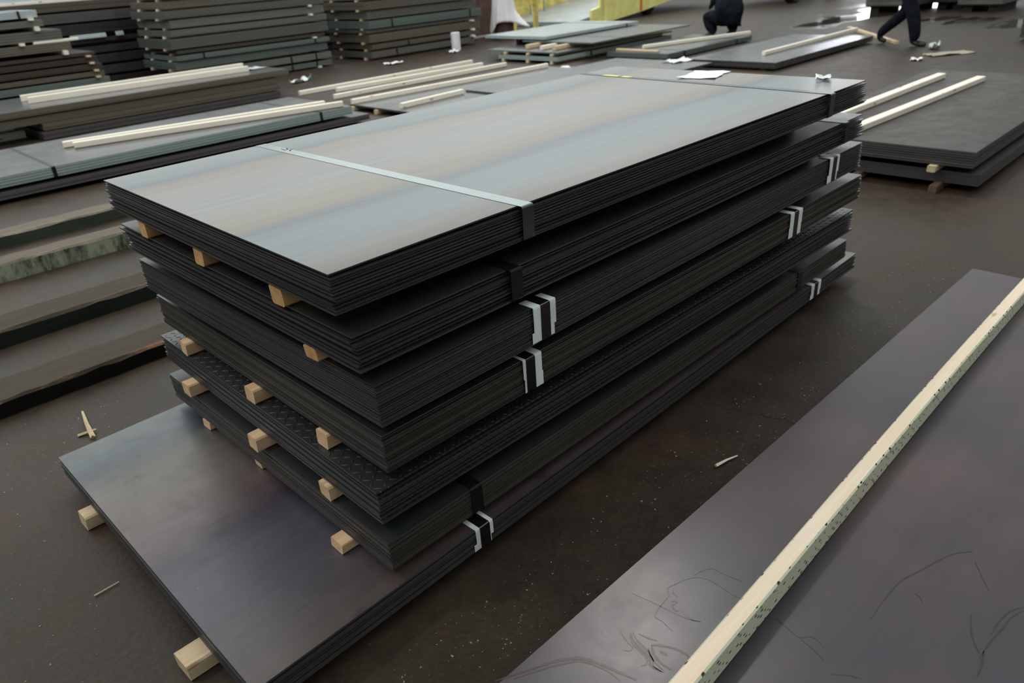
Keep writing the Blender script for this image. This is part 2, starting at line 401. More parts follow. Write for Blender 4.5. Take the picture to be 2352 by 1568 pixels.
# ------------------------------------------------------------------ boards
ORD = ['lowest', 'second', 'third', 'fourth', 'fifth', 'sixth', 'seventh', 'eighth', 'ninth', 'tenth', 'eleventh', 'twelfth']
def board(p0, p1, z, w, h, label, mat='pine', name='timber_board', group=None, bow=0.0, cat='board', tilt=None):
    """board lying with its underside at z, from p0 to p1 (centre line)"""
    d = Vector((p1[0] - p0[0], p1[1] - p0[1])); ln = d.length; a = math.atan2(d.y, d.x)
    bm = bmesh.new(); n = max(2, int(ln / 0.35)); rings = []
    c = min(w, h) * 0.10
    prof = [(-w / 2 + c, 0), (w / 2 - c, 0), (w / 2, c), (w / 2, h - c), (w / 2 - c, h), (-w / 2 + c, h), (-w / 2, h - c), (-w / 2, c)]
    jw = [random.uniform(-1, 1) for _ in range(4)]
    for i in range(n + 1):
        t = i / n; x = t * ln; off = bow * math.sin(math.pi * t) + 0.0015 * math.sin(7 * t + jw[0] * 3)
        rings.append([bm.verts.new((x + (0.004 * (jw[1] * py / w + jw[2] * pz / h) if i in (0, n) else 0), py + off, pz)) for py, pz in prof])
    for i in range(n):
        for k in range(8):
            k2 = (k + 1) % 8; bm.faces.new((rings[i][k], rings[i][k2], rings[i + 1][k2], rings[i + 1][k]))
    bm.faces.new(rings[0][::-1]); bm.faces.new(rings[-1])
    o = obj(name, bm, mat, loc=(p0[0], p0[1], z), rotz=a)
    if tilt is not None: o.rotation_euler = (0, -tilt, a)
    tag(o, label, cat, group)
    return o

# ------------------------------------------------------------------ strapping and edge protectors
def strap_ring(parent, x, y0, y1, z0, z1, mat, w=0.032, t=0.001, skew=0.0, name='strap', gap=0.0005, crown=0.0):
    """a flat band wrapped round the bundle (local coordinates of the bundle)"""
    g = gap; yi0, yi1, zi0, zi1 = y0 - g, y1 + g, z0 - g, z1 + g; r = 0.006
    path = [(yi0, zi0 + r), (yi0, zi1 - r), (yi0 + r * 0.3, zi1 - r * 0.3), (yi0 + r, zi1), (yi0 + 0.02, zi1 + crown), (yi0 + 0.12, zi1)]
    path += [(yi1 - 0.12, zi1), (yi1 - 0.02, zi1 + crown), (yi1 - r, zi1), (yi1 - r * 0.3, zi1 - r * 0.3), (yi1, zi1 - r), (yi1, zi0 + r), (yi1 - r, zi0), (yi0 + r, zi0)]
    cy, cz = (yi0 + yi1) / 2, (zi0 + zi1) / 2
    bm = bmesh.new(); R = []
    for (y, z) in path:
        dx = skew * (y - yi0) / (yi1 - yi0)
        oy = t if y > cy else -t; oz = t if z > cz else -t
        R.append([bm.verts.new(q) for q in ((x + dx, y, z), (x + dx + w, y, z), (x + dx + w, y + oy, z + oz), (x + dx, y + oy, z + oz))])
    n = len(R)
    for i in range(n):
        A, B = R[i], R[(i + 1) % n]
        for k in range(4): bm.faces.new((A[k], A[(k + 1) % 4], B[(k + 1) % 4], B[k]))
    return obj(name, bm, mat, parent)
def protector(parent, x0, x1, y, ztop, zbot, split=0.55, top=0.06, shift=0.008):
    """white board bent over the edge: an upper angle and a lower tab"""
    zs = ztop - (ztop - zbot) * split
    t = 0.0012
    bm = bmesh.new()
    prof = [(y + top, ztop + 0.0003), (y - 0.0003, ztop + 0.0003), (y - 0.0003, zs), (y - t, zs - 0.004), (y - t, ztop - 0.004), (y + 0.003, ztop + t), (y + top, ztop + t)]
    add_prism(bm, prof, 'x', x0, x1)
    a = obj('edge_protector', bm, 'white_board', parent)
    bm = bmesh.new()
    prof = [(y - 0.0003, zs + 0.012), (y - 0.0003, zbot), (y - t * 0.6, zbot - 0.001), (y - t * 0.9, zs + 0.012)]
    prof = [(y - 0.0003, zs - 0.005), (y - 0.0003, zbot), (y - t, zbot + 0.001), (y - t, zs - 0.006)]
    add_prism(bm, prof, 'x', x0 - shift, x1 - shift)
    obj('edge_protector', bm, 'white_board', parent)

# ------------------------------------------------------------------ main stack: bundles of single sheets
def sheet_mesh(lx, ly, th, seg=18, segy=1, wave=None):
    bm = bmesh.new(); T = []; B = []
    for i in range(seg + 1):
        x = lx * i / seg; dz = wave(i / seg) if wave else 0.0
        T.append([bm.verts.new((x, ly * j / segy, th + dz)) for j in range(segy + 1)])
        B.append([bm.verts.new((x, ly * j / segy, dz)) for j in range(segy + 1)])
    for i in range(seg):
        for j in range(segy):
            bm.faces.new((T[i][j], T[i + 1][j], T[i + 1][j + 1], T[i][j + 1])).material_index = 0
            bm.faces.new((B[i][j], B[i][j + 1], B[i + 1][j + 1], B[i + 1][j])).material_index = 0
        bm.faces.new((T[i][0], B[i][0], B[i + 1][0], T[i + 1][0])).material_index = 1
        bm.faces.new((T[i][segy], T[i + 1][segy], B[i + 1][segy], B[i][segy])).material_index = 1
    for j in range(segy):
        bm.faces.new((T[0][j], T[0][j + 1], B[0][j + 1], B[0][j])).material_index = 1
        bm.faces.new((T[seg][j], B[seg][j], B[seg][j + 1], T[seg][j + 1])).material_index = 1
    return bm
def sheet_bundle(corner, rot, zt, zb, n, label, top_mat, edge, lx=3.048, ly=1.524, jit=0.004, fill=0.80, lean=(0, 0), wavy=0.0008, group='sheet bundles of the big stack'):
    e = empty('sheet_bundle', (corner[0], corner[1], zb), rot); tag(e, label, 'sheet bundle', group)
    pitch = (zt - zb) / n
    for i in range(n):
        th = pitch * fill
        if i == n - 1: th = pitch * fill
        a, b_, ph = random.uniform(0, wavy), random.uniform(0.6, 2.2), random.uniform(0, 6.3)
        amp = min(a, pitch * (1 - fill) * 0.45)
        bm = sheet_mesh(lx, ly, th, wave=lambda t: amp * math.sin(b_ * 6.28 * t + ph))
        dx = random.uniform(-jit, jit) + lean[0] * (n - 1 - i) / n; dy = random.uniform(-jit, jit) + lean[1] * (n - 1 - i) / n
        if i == n - 1: dx = dy = 0
        z = pitch * i if i < n - 1 else (zt - zb) - th
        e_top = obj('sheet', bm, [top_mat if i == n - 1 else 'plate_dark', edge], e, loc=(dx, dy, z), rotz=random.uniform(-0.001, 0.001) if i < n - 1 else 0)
    TOP_SHEETS.append(e_top)
    return e
TOP_SHEETS = []
def under(child, part):
    """make child a sub-part of a part of the same thing, keeping its place"""
    child.location = Vector(child.location) - Vector(part.location); child.parent = part
    return child
BD = [  # corner, rot, ztop, zbottom, sheets
    ((0.797, 1.458), -0.003, 1.091, 0.988, 13), ((0.813, 1.430), 0.005, 0.928, 0.830, 11), ((0.836, 1.403), 0.010, 0.787, 0.665, 24),
    ((0.845, 1.425), -0.003, 0.621, 0.499, 24), ((0.810, 1.446), -0.009, 0.443, 0.335, 9), ((0.804, 1.421), 0.0005, 0.278, 0.178, 20),
    ((0.340, 1.388), 0.012, 0.140, 0.056, 8)]
LBL = ['top bundle of the big stack, bright grey sheet under two pale steel straps',
       'second bundle from the top of the big stack, black sheets with narrow black straps',
       'third bundle from the top of the big stack, white board tabs under its near strap',
       'fourth bundle down the big stack, thin rusty sheets with white tabs at the strap',
       'bundle of diamond tread plates, third from the bottom of the big stack',
       'second lowest bundle of the big stack, plain black strap on its brown edge',
       'longest bundle at the bottom of the big stack, its dark sheet jutting out in front']
TOPM = ['plate_bright', 'plate_dark', 'plate_dark', 'plate_dark', 'plate_dark', 'plate_dark', 'plate_low']
EDG = ['edge_black', 'edge_black', 'edge_black', 'edge_rusty', 'edge_black', 'edge_rusty', 'edge_black']
JIT = [0.005, 0.008, 0.0025, 0.003, 0.005, 0.0025, 0.003]
FIL = [0.62, 0.60, 0.72, 0.74, 0.66, 0.84, 0.74]
LEAN = [(-0.002, -0.012), (0.004, -0.010), (0.0, -0.004), (0, -0.004), (0.0, -0.004), (0, 0), (0, 0)]
bundles = []
for k, (c, r_, zt, zb, n) in enumerate(BD):
    lx = 3.048 if k < 6 else 3.70
    bundles.append(sheet_bundle(c, r_, zt, zb, n, LBL[k], TOPM[k], EDG[k], lx=lx, jit=JIT[k], fill=FIL[k], lean=LEAN[k]))
W = 1.524
def H(k): return BD[k][2] - BD[k][3]
EX = [0.019, 0.020, 0.008, 0.008, 0.010, 0.004, 0.004]
STRAPS = {}
def straps(k, xs, mat, **kw):
    for x, sk in xs: STRAPS.setdefault(k, []).append(strap_ring(bundles[k], x - BD[k][0][0], -EX[k] - (0.0012 if k in (2, 3, 6) else 0), W + 0.006, 0.0, H(k), mat, skew=sk, **kw))
straps(0, [(1.428, -0.02), (3.42, 0.09)], 'strap_steel', crown=0.0, w=0.047)
straps(1, [(1.343, 0.0), (3.62, 0.0)], 'strap_black', w=0.047)
straps(2, [(1.446, 0.0), (3.524, 0.0)], 'strap_black', w=0.042)
straps(3, [(1.384, 0.0), (3.146, 0.0)], 'strap_black', w=0.04)
straps(5, [(1.116, 0.0), (3.285, 0.0)], 'strap_black', w=0.046)
straps(6, [(1.115, 0.0), (3.508, 0.0)], 'strap_black', w=0.042)
for k, x0, x1 in ((2, 1.415, 1.515), (2, 3.49, 3.595), (3, 1.372, 1.455), (3, 3.11, 3.225), (6, 1.098, 1.172), (6, 3.475, 3.585)):
    protector(bundles[k], x0 - BD[k][0][0], x1 - BD[k][0][0], -EX[k], H(k), 0.004, split=random.uniform(0.5, 0.66), shift=random.uniform(-0.006, 0.012))
# marks on the two pale straps: a black marker scribble, strips of yellow tape
bm = bmesh.new()
for (x0, y0, a, ln) in ((0.0, 0.0, 0.3, 0.05), (0.01, -0.02, 0.4, 0.05), (-0.004, 0.02, 1.3, 0.03), (0.012, 0.012, 1.2, 0.03), (0.0, -0.03, 0.9, 0.03)):
    c_, s_ = math.cos(a) * ln / 2, math.sin(a) * ln / 2; n_ = Vector((-s_, c_, 0)).normalized() * 0.0015
    for z in (0,):
        q = [bm.verts.new((0.645 + x0 + dx, 1.33 + y0 + dy, H(0) + 0.0018 + zz)) for zz in (0, 0.0003) for dx, dy in ((c_ * .5 + n_.x, s_ + n_.y), (c_ * .5 - n_.x, s_ - n_.y), (-c_ * .5 - n_.x, -s_ - n_.y), (-c_ * .5 + n_.x, -s_ + n_.y))]
        bm.faces.new(q[4:]); bm.faces.new(q[:4][::-1])
        for w_ in range(4): bm.faces.new((q[w_], q[(w_ + 1) % 4], q[4 + (w_ + 1) % 4], q[4 + w_]))
tag(obj('marker_scribble', bm, 'rubber_black', STRAPS[0][0]), 'black marker scribble on the strap')
for y0, y1 in ((1.25, 1.36), (1.16, 1.22)):
    bm = bmesh.new(); xx = 3.42 - 0.797 + 0.09 * (y0 + 0.02) / 1.56
    add_box(bm, xx + 0.004, xx + 0.043, y0, y1, H(0) + 0.0017, H(0) + 0.0021); tag(obj('tape', bm, 'yellow_worn', STRAPS[0][1]), 'strip of yellow tape on the far strap')
# diamond pattern raised on the tread plates: the rim that shows, as small lozenges
def lozenges(parent, zt, lx, ly, front=0.34, side=0.16, pitch=0.027):
    bm = bmesh.new()
    nx, ny = int(lx / pitch), int(ly / pitch)
    for i in range(nx):
        for j in range(ny):
            x, y = (i + 0.5) * pitch, (j + 0.5) * pitch
            if x > front and y > side: continue
            a = math.radians(45 if (i + j) % 2 else -45); ca, sa = math.cos(a), math.sin(a)
            l_, w_, h_ = 0.0125, 0.0038, 0.0016
            P = [(l_, 0, 0), (0, w_, 0), (-l_, 0, 0), (0, -w_, 0), (l_ * 0.55, 0, h_), (-l_ * 0.55, 0, h_)]
            v = [bm.verts.new((x + p[0] * ca - p[1] * sa, y + p[0] * sa + p[1] * ca, zt + p[2])) for p in P]
            for f in ((0, 1, 4), (1, 2, 5), (1, 5, 4), (2, 3, 5), (3, 0, 4), (3, 4, 5)): bm.faces.new([v[q] for q in f])
    return tag(obj('tread_pattern', bm, 'plate_dark', parent), kind='stuff')
under(lozenges(bundles[4], H(4), 3.048, W), TOP_SHEETS[4])
# rows of lozenge ends that show on the long edge of every tread plate
bm = bmesh.new(); pit = H(4) / 9
for i in range(9):
    for j in range(112):
        x = 0.014 + j * 0.027 + (0.013 if i % 2 else 0); z = pit * i + pit * 0.78
        v = [bm.verts.new(q) for q in ((x - 0.006, -0.0062, z), (x + 0.006, -0.0062, z), (x, -0.0075, z + 0.0016), (x, 0.001, z + 0.0022))]
        for f in ((0, 1, 2), (0, 2, 3), (2, 1, 3)): bm.faces.new([v[q] for q in f])
tag(obj('tread_ends', bm, 'plate_dark', bundles[4]), kind='stuff')

# spacer boards between the bundles; their sawn ends stick out at the short side
SP = [  # upper bundle, lower bundle, y of the end centre, projection, width
    (0, 1, 2.690, 0.0, 0.060, 'left'), (0, 1, 2.240, 0.0, 0.060, 'middle'), (0, 1, 1.752, 0.0, 0.060, 'right'),
    (1, 2, 1.655, 0.0, 0.058, 'right'), (1, 2, 2.62, -0.10, 0.058, 'left'),
    (2, 3, 2.66, -0.12, 0.058, 'left'), (2, 3, 1.70, -0.12, 0.058, 'right'),
    (3, 4, 2.712, 0.028, 0.062, 'left'), (3, 4, 2.172, 0.03, 0.064, 'middle'), (3, 4, 1.752, 0.012, 0.064, 'right'),
    (4, 5, 2.702, 0.030, 0.064, 'left'), (4, 5, 2.152, 0.036, 0.066, 'middle'), (4, 5, 1.733, 0.012, 0.064, 'right'),
    (5, 6, 2.645, 0.008, 0.058, 'left'), (5, 6, 2.24, -0.005, 0.05, 'middle'), (5, 6, 1.655, 0.045, 0.066, 'right'),
    (6, None, 2.610, 0.060, 0.075, 'left'), (6, None, 1.712, 0.075, 0.085, 'right')]
GAPN = ['top', 'second', 'third', 'fourth', 'fifth', 'sixth']
for (a, b_, y, pr, wd, side) in SP:
    z0 = BD[b_][2] if b_ is not None else 0.0
    if b_ in (0, 2, 3, 6) : z0 += 0.0
    z1 = BD[a][3]
    lo = z0 + (0.002 if b_ not in (None,) else 0.0); hi = z1 - 0.002
    x0 = BD[a][0][0] - pr
    lb = f'{side} pine spacer end in the {GAPN[a]} gap down the big stack' if b_ is not None else f'pine bearer end on the floor under the long bottom bundle, {"farther left one" if side == "left" else "nearest the camera"}'
    if (a, b_) in ((1, 2), (2, 3)) and pr < 0: lb = f'{side} pine spacer set back in shadow in the {GAPN[a]} gap down the big stack'
    board((x0, y), (x0 + 2.95, y + 0.0), lo, wd, hi - lo, lb, ('pine' if a == 6 else 'pine_warm') if a in (3, 4, 5, 6) else 'pine_orange', 'spacer_board', 'spacers of the big stack')

# ------------------------------------------------------------------ plate bundle at the lower right with a board on it
e = empty('plate_bundle', (0.52, -0.60, 0.05), 0.0)
tag(e, 'low bundle of purple-grey plates at lower right with swirled oil marks', 'sheet bundle')
for i in range(6):
    bm = sheet_mesh(3.66, 1.535, 0.0125, 6); rp_top = obj('sheet', bm, ['plate_stained', 'edge_grey'], e, loc=(random.uniform(-.003, .003) if i < 5 else 0, random.uniform(-.004, .004) if i < 5 else 0, 0.0133 * i))
e.rotation_euler = (0, 0, -0.020); e.location = (0.50, -0.575, 0.051)
RPT = 0.051 + 0.0133 * 5 + 0.0125
# dried streaks of rolling oil on the top plate, traced as thin films
STROKES = [
    (6, [(0.771, 0.966), (0.869, 0.916), (0.914, 0.893), (0.948, 0.868), (0.968, 0.846), (0.983, 0.806), (0.995, 0.757), (1.007, 0.709)]),
    (4, [(0.806, 0.936), (0.872, 0.903), (0.92, 0.875), (0.958, 0.846), (0.972, 0.812), (0.98, 0.774), (0.978, 0.737)]),
    (2, [(1.101, 0.83), (1.089, 0.81), (1.081, 0.786), (1.078, 0.773), (1.064, 0.773), (1.055, 0.788)]),
    (5, [(1.113, 0.806), (1.099, 0.788), (1.091, 0.764), (1.086, 0.738), (1.08, 0.723), (1.065, 0.709), (1.065, 0.689), (1.071, 0.672)]),
    (4, [(1.118, 0.802), (1.105, 0.781), (1.1, 0.759), (1.094, 0.734), (1.083, 0.715), (1.068, 0.701), (1.067, 0.676)]),
    (3, [(1.105, 0.803), (1.089, 0.783), (1.081, 0.753), (1.077, 0.732), (1.062, 0.718), (1.047, 0.724)]),
    (3, [(1.124, 0.788), (1.127, 0.768), (1.133, 0.75), (1.137, 0.739)]),
    (5, [(1.116, 0.742), (1.129, 0.726), (1.143, 0.7), (1.15, 0.677), (1.149, 0.652), (1.127, 0.645)]),
    (5, [(1.116, 0.742), (1.095, 0.717), (1.087, 0.69), (1.088, 0.663)]),
    (3, [(1.101, 0.742), (1.084, 0.719), (1.076, 0.692), (1.074, 0.674)]),
    (6, [(1.115, 0.716), (1.117, 0.703), (1.118, 0.694)]),
    (2, [(1.188, 0.727), (1.194, 0.749), (1.198, 0.767), (1.197, 0.78), (1.202, 0.792), (1.233, 0.798), (1.269, 0.801), (1.284, 0.803), (1.303, 0.82), (1.332, 0.812), (1.362, 0.802), (1.391, 0.782), (1.405, 0.753), (1.405, 0.717), (1.401, 0.671), (1.406, 0.646)]),
    (2, [(1.392, 0.791), (1.42, 0.785), (1.45, 0.766), (1.452, 0.73), (1.462, 0.678)]),
    (2, [(1.314, 0.808), (1.299, 0.799), (1.296, 0.781)]),
    (3, [(1.271, 0.787), (1.279, 0.773), (1.259, 0.775), (1.252, 0.759), (1.26, 0.751)]),
    (1.6, [(1.223, 0.884), (1.233, 0.829), (1.241, 0.766), (1.249, 0.721), (1.264, 0.687)]),
    (1.6, [(1.256, 0.736), (1.253, 0.716), (1.257, 0.701), (1.264, 0.689)]),
    (3, [(1.56, 0.367), (1.637, 0.367), (1.743, 0.359), (1.816, 0.335), (1.89, 0.311), (1.947, 0.287), (1.99, 0.252)]),
    (2, [(1.956, 0.236), (1.903, 0.203), (1.861, 0.175)]),
    (3, [(1.859, 0.093), (1.819, 0.115), (1.759, 0.126), (1.708, 0.128)]),
    (3, [(1.847, 0.09), (1.802, 0.106), (1.75, 0.113), (1.674, 0.124), (1.615, 0.128)]),
    (2, [(1.402, 0.55), (1.394, 0.513), (1.386, 0.478), (1.409, 0.452), (1.398, 0.417)]),
    (2, [(1.383, 0.47), (1.375, 0.436), (1.361, 0.4)]),
    (3, [(1.747, 0.184), (1.684, 0.166), (1.652, 0.149), (1.63, 0.132)]),
    (4, [(1.644, 0.126), (1.597, 0.118), (1.555, 0.116)]),
    (2, [(1.725, 0.316), (1.719, 0.299), (1.706, 0.289)]),
    (2, [(1.334, 0.371), (1.36, 0.337), (1.369, 0.313)]),
]
def streaks():
    bm = bmesh.new(); rnd = random.Random(3); th = 0.0003
    top_sheet = e
    inv = (Matrix.Translation(e.location) @ Matrix.Rotation(-0.020, 4, 'Z')).inverted()
    for wmm, pts in STROKES:
        P = [inv @ Vector((x, y, RPT)) for x, y in pts]
        P = [2 * P[0] - P[1]] + P + [2 * P[-1] - P[-2]]; C = []
        for k in range(1, len(P) - 2):
            for q in range(5):
                t = q / 5; a, b_, c, d = P[k - 1], P[k], P[k + 1], P[k + 2]
                C.append(0.5 * ((2 * b_) + (c - a) * t + (2 * a - 5 * b_ + 4 * c - d) * t * t + (3 * b_ - a - 3 * c + d) * t ** 3))
        C.append(P[-2]); n = len(C); R = []
        for k, c in enumerate(C):
            dr = (C[min(k + 1, n - 1)] - C[max(k - 1, 0)]); nn = Vector((-dr.y, dr.x, 0)).normalized()
            w = wmm * 0.0008 * (0.25 + 0.75 * math.sin(math.pi * min(1, max(0.04, k / (n - 1) * 0.96 + 0.02))) ** 0.6) * rnd.uniform(0.6, 1.25)
            z0 = RPT - e.location.z + 0.0001
            R.append([bm.verts.new((c.x + nn.x * w * sgn, c.y + nn.y * w * sgn, z)) for sgn, z in ((1, z0), (-1, z0), (-1, z0 + th), (1, z0 + th))])
        for k in range(n - 1):
            for q in range(4): bm.faces.new((R[k][q], R[k][(q + 1) % 4], R[k + 1][(q + 1) % 4], R[k + 1][q]))
        bm.faces.new(R[0]); bm.faces.new(R[-1][::-1])
    under(tag(obj('oil_streaks', bm, 'oil_film', e), 'dark dried oil swirls on the plate', kind='stuff'), rp_top)
streaks()
for y, nm in ((0.70, 'left'), (-0.1, 'right')):
    board((0.62, y), (4.0, y - 0.06), 0.0, 0.06, 0.0505, f'pine bearer hidden under the {nm} half of the purple-grey plate bundle', 'pine', 'bearer_board', 'bearers of the plate bundle')
board((0.72, 0.588), (4.75, 0.592), RPT + 0.0006, 0.050, 0.086, 'long pale pine board on edge with dark tooth marks, lying on the purple-grey plates', 'pine_marked', bow=0.012)

# ------------------------------------------------------------------ background bundles
def pack(x0, x1, y0, y1, z0, z1, label, edge='edge_far', top='plate_grey', layers=5, strap=(), rot=0.0, group=None, smat='strap_black', jit=0.006, cat='sheet bundle', single=False, fill=0.86):
    e = empty('sheet_bundle', (x0, y0, z0), rot); tag(e, label, cat, group)
    lx, ly, h = x1 - x0, y1 - y0, z1 - z0; ins = 0.003 if strap else 0.0; p = (h - 2 * ins) / layers
    if single:
        for i in range(layers):
            bm = sheet_mesh(lx, ly, p * fill, 4)
            obj('sheet', bm, [top, edge], e, loc=(random.uniform(-jit, jit), random.uniform(-jit, jit), p * i))
    else:
        bm = bmesh.new()
        for i in range(layers):
            dx, dy = (random.uniform(-jit, jit), random.uniform(-jit, jit)) if i < layers - 1 else (0, 0)
            zt_ = p * (i + (fill if i < layers - 1 else 1.0))
            add_box(bm, dx, lx + dx, dy, ly + dy, p * i + ins, zt_ + ins, 0, 1)
        tag(obj('sheet_layers', bm, [top, edge], e), kind='stuff')
    for s in strap: strap_ring(e, s - x0, -jit, ly + jit, ins, h - ins, smat, w=0.034, t=0.0015, gap=0.001)
    return e
def gapboards(x0, x1, ys, z0, z1, lab, group, mat='pine', w=0.06):
    for y, s in ys: board((x0, y), (x1, y), z0 + 0.0008, w, z1 - z0 - 0.0016, lab.format(s), mat, 'spacer_board', group)
def crossboards(xs, y0, y1, z0, z1, lab, group, mat='pine', w=0.07):
    for x, s in xs: board((x, y0), (x, y1), z0 + 0.0008, w, z1 - z0 - 0.0016, lab.format(s), mat, 'spacer_board', group)

# T: teal-edged pair behind the left of the big stack
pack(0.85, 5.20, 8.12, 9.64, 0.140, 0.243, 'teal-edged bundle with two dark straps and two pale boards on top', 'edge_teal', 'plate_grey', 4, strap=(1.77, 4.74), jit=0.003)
pack(0.75, 5.42, 8.08, 9.60, 0.045, 0.112, 'dark grey bundle on the floor beneath the teal-edged bundle', 'edge_grey', 'plate_dark', 4)
gapboards(0.8, 5.3, ((8.5, 'near'), (9.2, 'far')), 0.0, 0.045, 'floor bearer under the teal-edged pair, {} side', 'bearers of the teal-edged pair')
gapboards(0.9, 5.15, ((8.5, 'near'), (9.2, 'far')), 0.112, 0.140, 'thin spacer between the two bundles of the teal-edged pair, {} side', 'spacers of the teal-edged pair')
board((2.15, 9.02), (5.02, 8.45), 0.2435, 0.06, 0.062, 'rear pale board of the two on the teal-edged bundle', 'pine_pale')
board((2.21, 8.86), (5.12, 8.18), 0.2435, 0.06, 0.062, 'front pale board of the two on the teal-edged bundle', 'pine_pale')

# S2: brown bundles behind with two boards on top
pack(0.5, 6.20, 11.35, 12.87, 0.318, 0.400, 'longest brown bundle, carrying two pale boards and bits of paper', 'edge_far_brown', 'plate_grey', 4)
pack(0.7, 6.00, 11.38, 12.90, 0.205, 0.300, 'brown bundle second from the top under the pair of pale boards', 'edge_far_brown', 'plate_brown', 5)
pack(2.55, 6.02, 11.36, 12.88, 0.115, 0.200, 'brown bundle third from the top under the pair of pale boards', 'edge_far_brown', 'plate_brown', 5)
pack(2.50, 5.96, 11.30, 12.82, 0.012, 0.100, 'brown bundle lying at floor level behind the teal-edged bundle', 'edge_grey', 'plate_brown', 5)
gapboards(0.8, 6.15, ((11.8, 'near'), (12.4, 'far')), 0.300, 0.318, 'thin spacer under the longest brown bundle, {} side', 'spacers of the brown stack')
gapboards(2.6, 5.95, ((11.8, 'near'), (12.4, 'far')), 0.200, 0.205, 'very thin spacer at mid height of the brown stack, {} side', 'spacers of the brown stack')
gapboards(2.6, 5.9, ((11.8, 'near'), (12.4, 'far')), 0.100, 0.115, 'thin spacer low in the brown stack, {} side', 'spacers of the brown stack')
gapboards(2.6, 5.9, ((11.8, 'near'), (12.4, 'far')), 0.0, 0.012, 'thin floor bearer under the brown stack, {} side', 'spacers of the brown stack')
board((2.62, 12.34), (5.93, 12.34), 0.4005, 0.05, 0.082, 'rear pale board of the two on the brown stack', 'pine_pale')
board((2.62, 11.97), (5.76, 11.82), 0.4005, 0.05, 0.082, 'front pale board of the two on the brown stack', 'pine_pale')
board((0.9, 11.86), (2.42, 11.86), 0.0, 0.07, 0.10, 'pale board on the floor sticking out under the left end of the brown stack', 'pine_pale')

# S3: far left pile, its right ends stepping
S3 = [(4.42, .30, .40, 'edge_teal_dark'), (4.36, .43, .50, 'edge_far_brown'), (4.36, .53, .62, 'edge_brown'), (4.32, .65, .73, 'edge_brown'), (4.30, .755, .805, 'edge_brown'),
      (3.98, .87, 1.00, 'edge_far_brown'), (3.90, 1.04, 1.19, 'edge_far'), (3.68, 1.255, 1.345, 'edge_far'), (3.64, 1.385, 1.495, 'edge_pale')]
pack(0.8, 4.46, 14.2, 15.72, 0.05, 0.26, 'lowest bundle of the far left pile, dark green edge', 'edge_teal_dark', 'plate_dark', 5)
zlast = 0.26
gapboards(0.8, 4.4, ((14.5, 'near'), (15.4, 'far')), 0, 0.05, 'floor bearer under the far left pile, {} side', 'spacers of the far left pile')
for i, (x1, z0, z1, em) in enumerate(S3):
    desc = ['dark green edge', 'grey-brown edge', 'rusty brown edge', 'rusty brown edge', 'thin rusty brown edge', 'wide grey-brown edge', 'grey edge', 'dark grey edge', 'pale blue edge and black strap'][i]
    pack(0.8, x1, 14.2, 15.72, z0, z1, f'{ORD[i + 1]} bundle up the far left pile, {desc}', em, 'plate_galvanised' if i == 8 else 'plate_brown', 4, strap=(3.36,) if i == 8 else (), group='far left pile')
    ys = ((14.26, 'near'), (15.3, 'far'))
    crossboards(((x1 - (0.62 if i == 6 else 0.12), 'right'), (1.2, 'left')), 14.14, 15.7, zlast, z0, '{} spacer under the ' + ORD[i + 1] + ' bundle of the far left pile', 'spacers of the far left pile', 'pine_pale' if i > 4 else 'pine')
    zlast = z1
board((3.45, 14.22), (4.12, 14.24), 1.0008, 0.07, 0.038, 'short pale board poking out right from the far left pile', 'pine_pale')

# S4: dark stack behind, white corrugated sheets on top
S4 = [(.05, .20), (.25, .40), (.45, .60), (.64, .76), (.82, .90), (.99, 1.16), (1.20, 1.36), (1.40, 1.545)]
zl = 0.0
for i, (z0, z1) in enumerate(S4):
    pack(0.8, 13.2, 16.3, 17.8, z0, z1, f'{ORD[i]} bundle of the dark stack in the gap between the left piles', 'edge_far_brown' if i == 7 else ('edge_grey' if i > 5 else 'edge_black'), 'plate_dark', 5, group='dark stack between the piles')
    gapboards(0.9, 13.1, ((16.6, 'near'), (17.4, 'far')), zl, z0, '{} spacer under the ' + ORD[i] + ' bundle of the dark stack between the piles', 'spacers of the dark stack', 'old_wood')
    zl = z1
board((0.8, 16.28), (5.75, 16.42), 1.5455, 0.09, 0.05, 'cream beam along the top of the dark stack, under white corrugated sheets', 'pine_pale', name='timber_beam', cat='beam')
def corrugated(x0, x1, y0, y1, z0, z1, label, pitch=0.045):
    bm = bmesh.new(); n = int((x1 - x0) / pitch)
    pts = []
    for i in range(n):
        a = x0 + i * pitch
        pts += [(a, 0), (a + pitch * .35, 0), (a + pitch * .5, -0.02), (a + pitch * .85, -0.02)]
    A = [bm.verts.new((p[0], y0 + p[1], z0)) for p in pts]; B = [bm.verts.new((p[0], y0 + p[1], z1)) for p in pts]
    C = [bm.verts.new((p[0], y1, z1)) for p in pts]; D = [bm.verts.new((p[0], y1, z0)) for p in pts]
    for i in range(len(pts) - 1):
        bm.faces.new((A[i], A[i + 1], B[i + 1], B[i])); bm.faces.new((B[i], B[i + 1], C[i + 1], C[i])); bm.faces.new((C[i], C[i + 1], D[i + 1], D[i]))
        bm.faces.new((D[i], D[i + 1], A[i + 1], A[i]))
    bm.faces.new((A[0], B[0], C[0], D[0])); bm.faces.new((A[-1], D[-1], C[-1], B[-1]))
    return tag(obj('corrugated_sheets', bm, 'corrugated_white'), label, 'corrugated sheet')
corrugated(0.8, 5.8, 16.36, 17.8, 1.5965, 2.15, 'white corrugated sheets piled on top of the dark stack at upper left')
corrugated(4.58, 5.22, 16.22, 16.27, 0.905, 0.975, 'longer strip of white corrugated edging in the dark gap')
corrugated(5.40, 5.55, 16.22, 16.27, 0.905, 0.975, 'short strip of white corrugated edging beside the left tall stack')

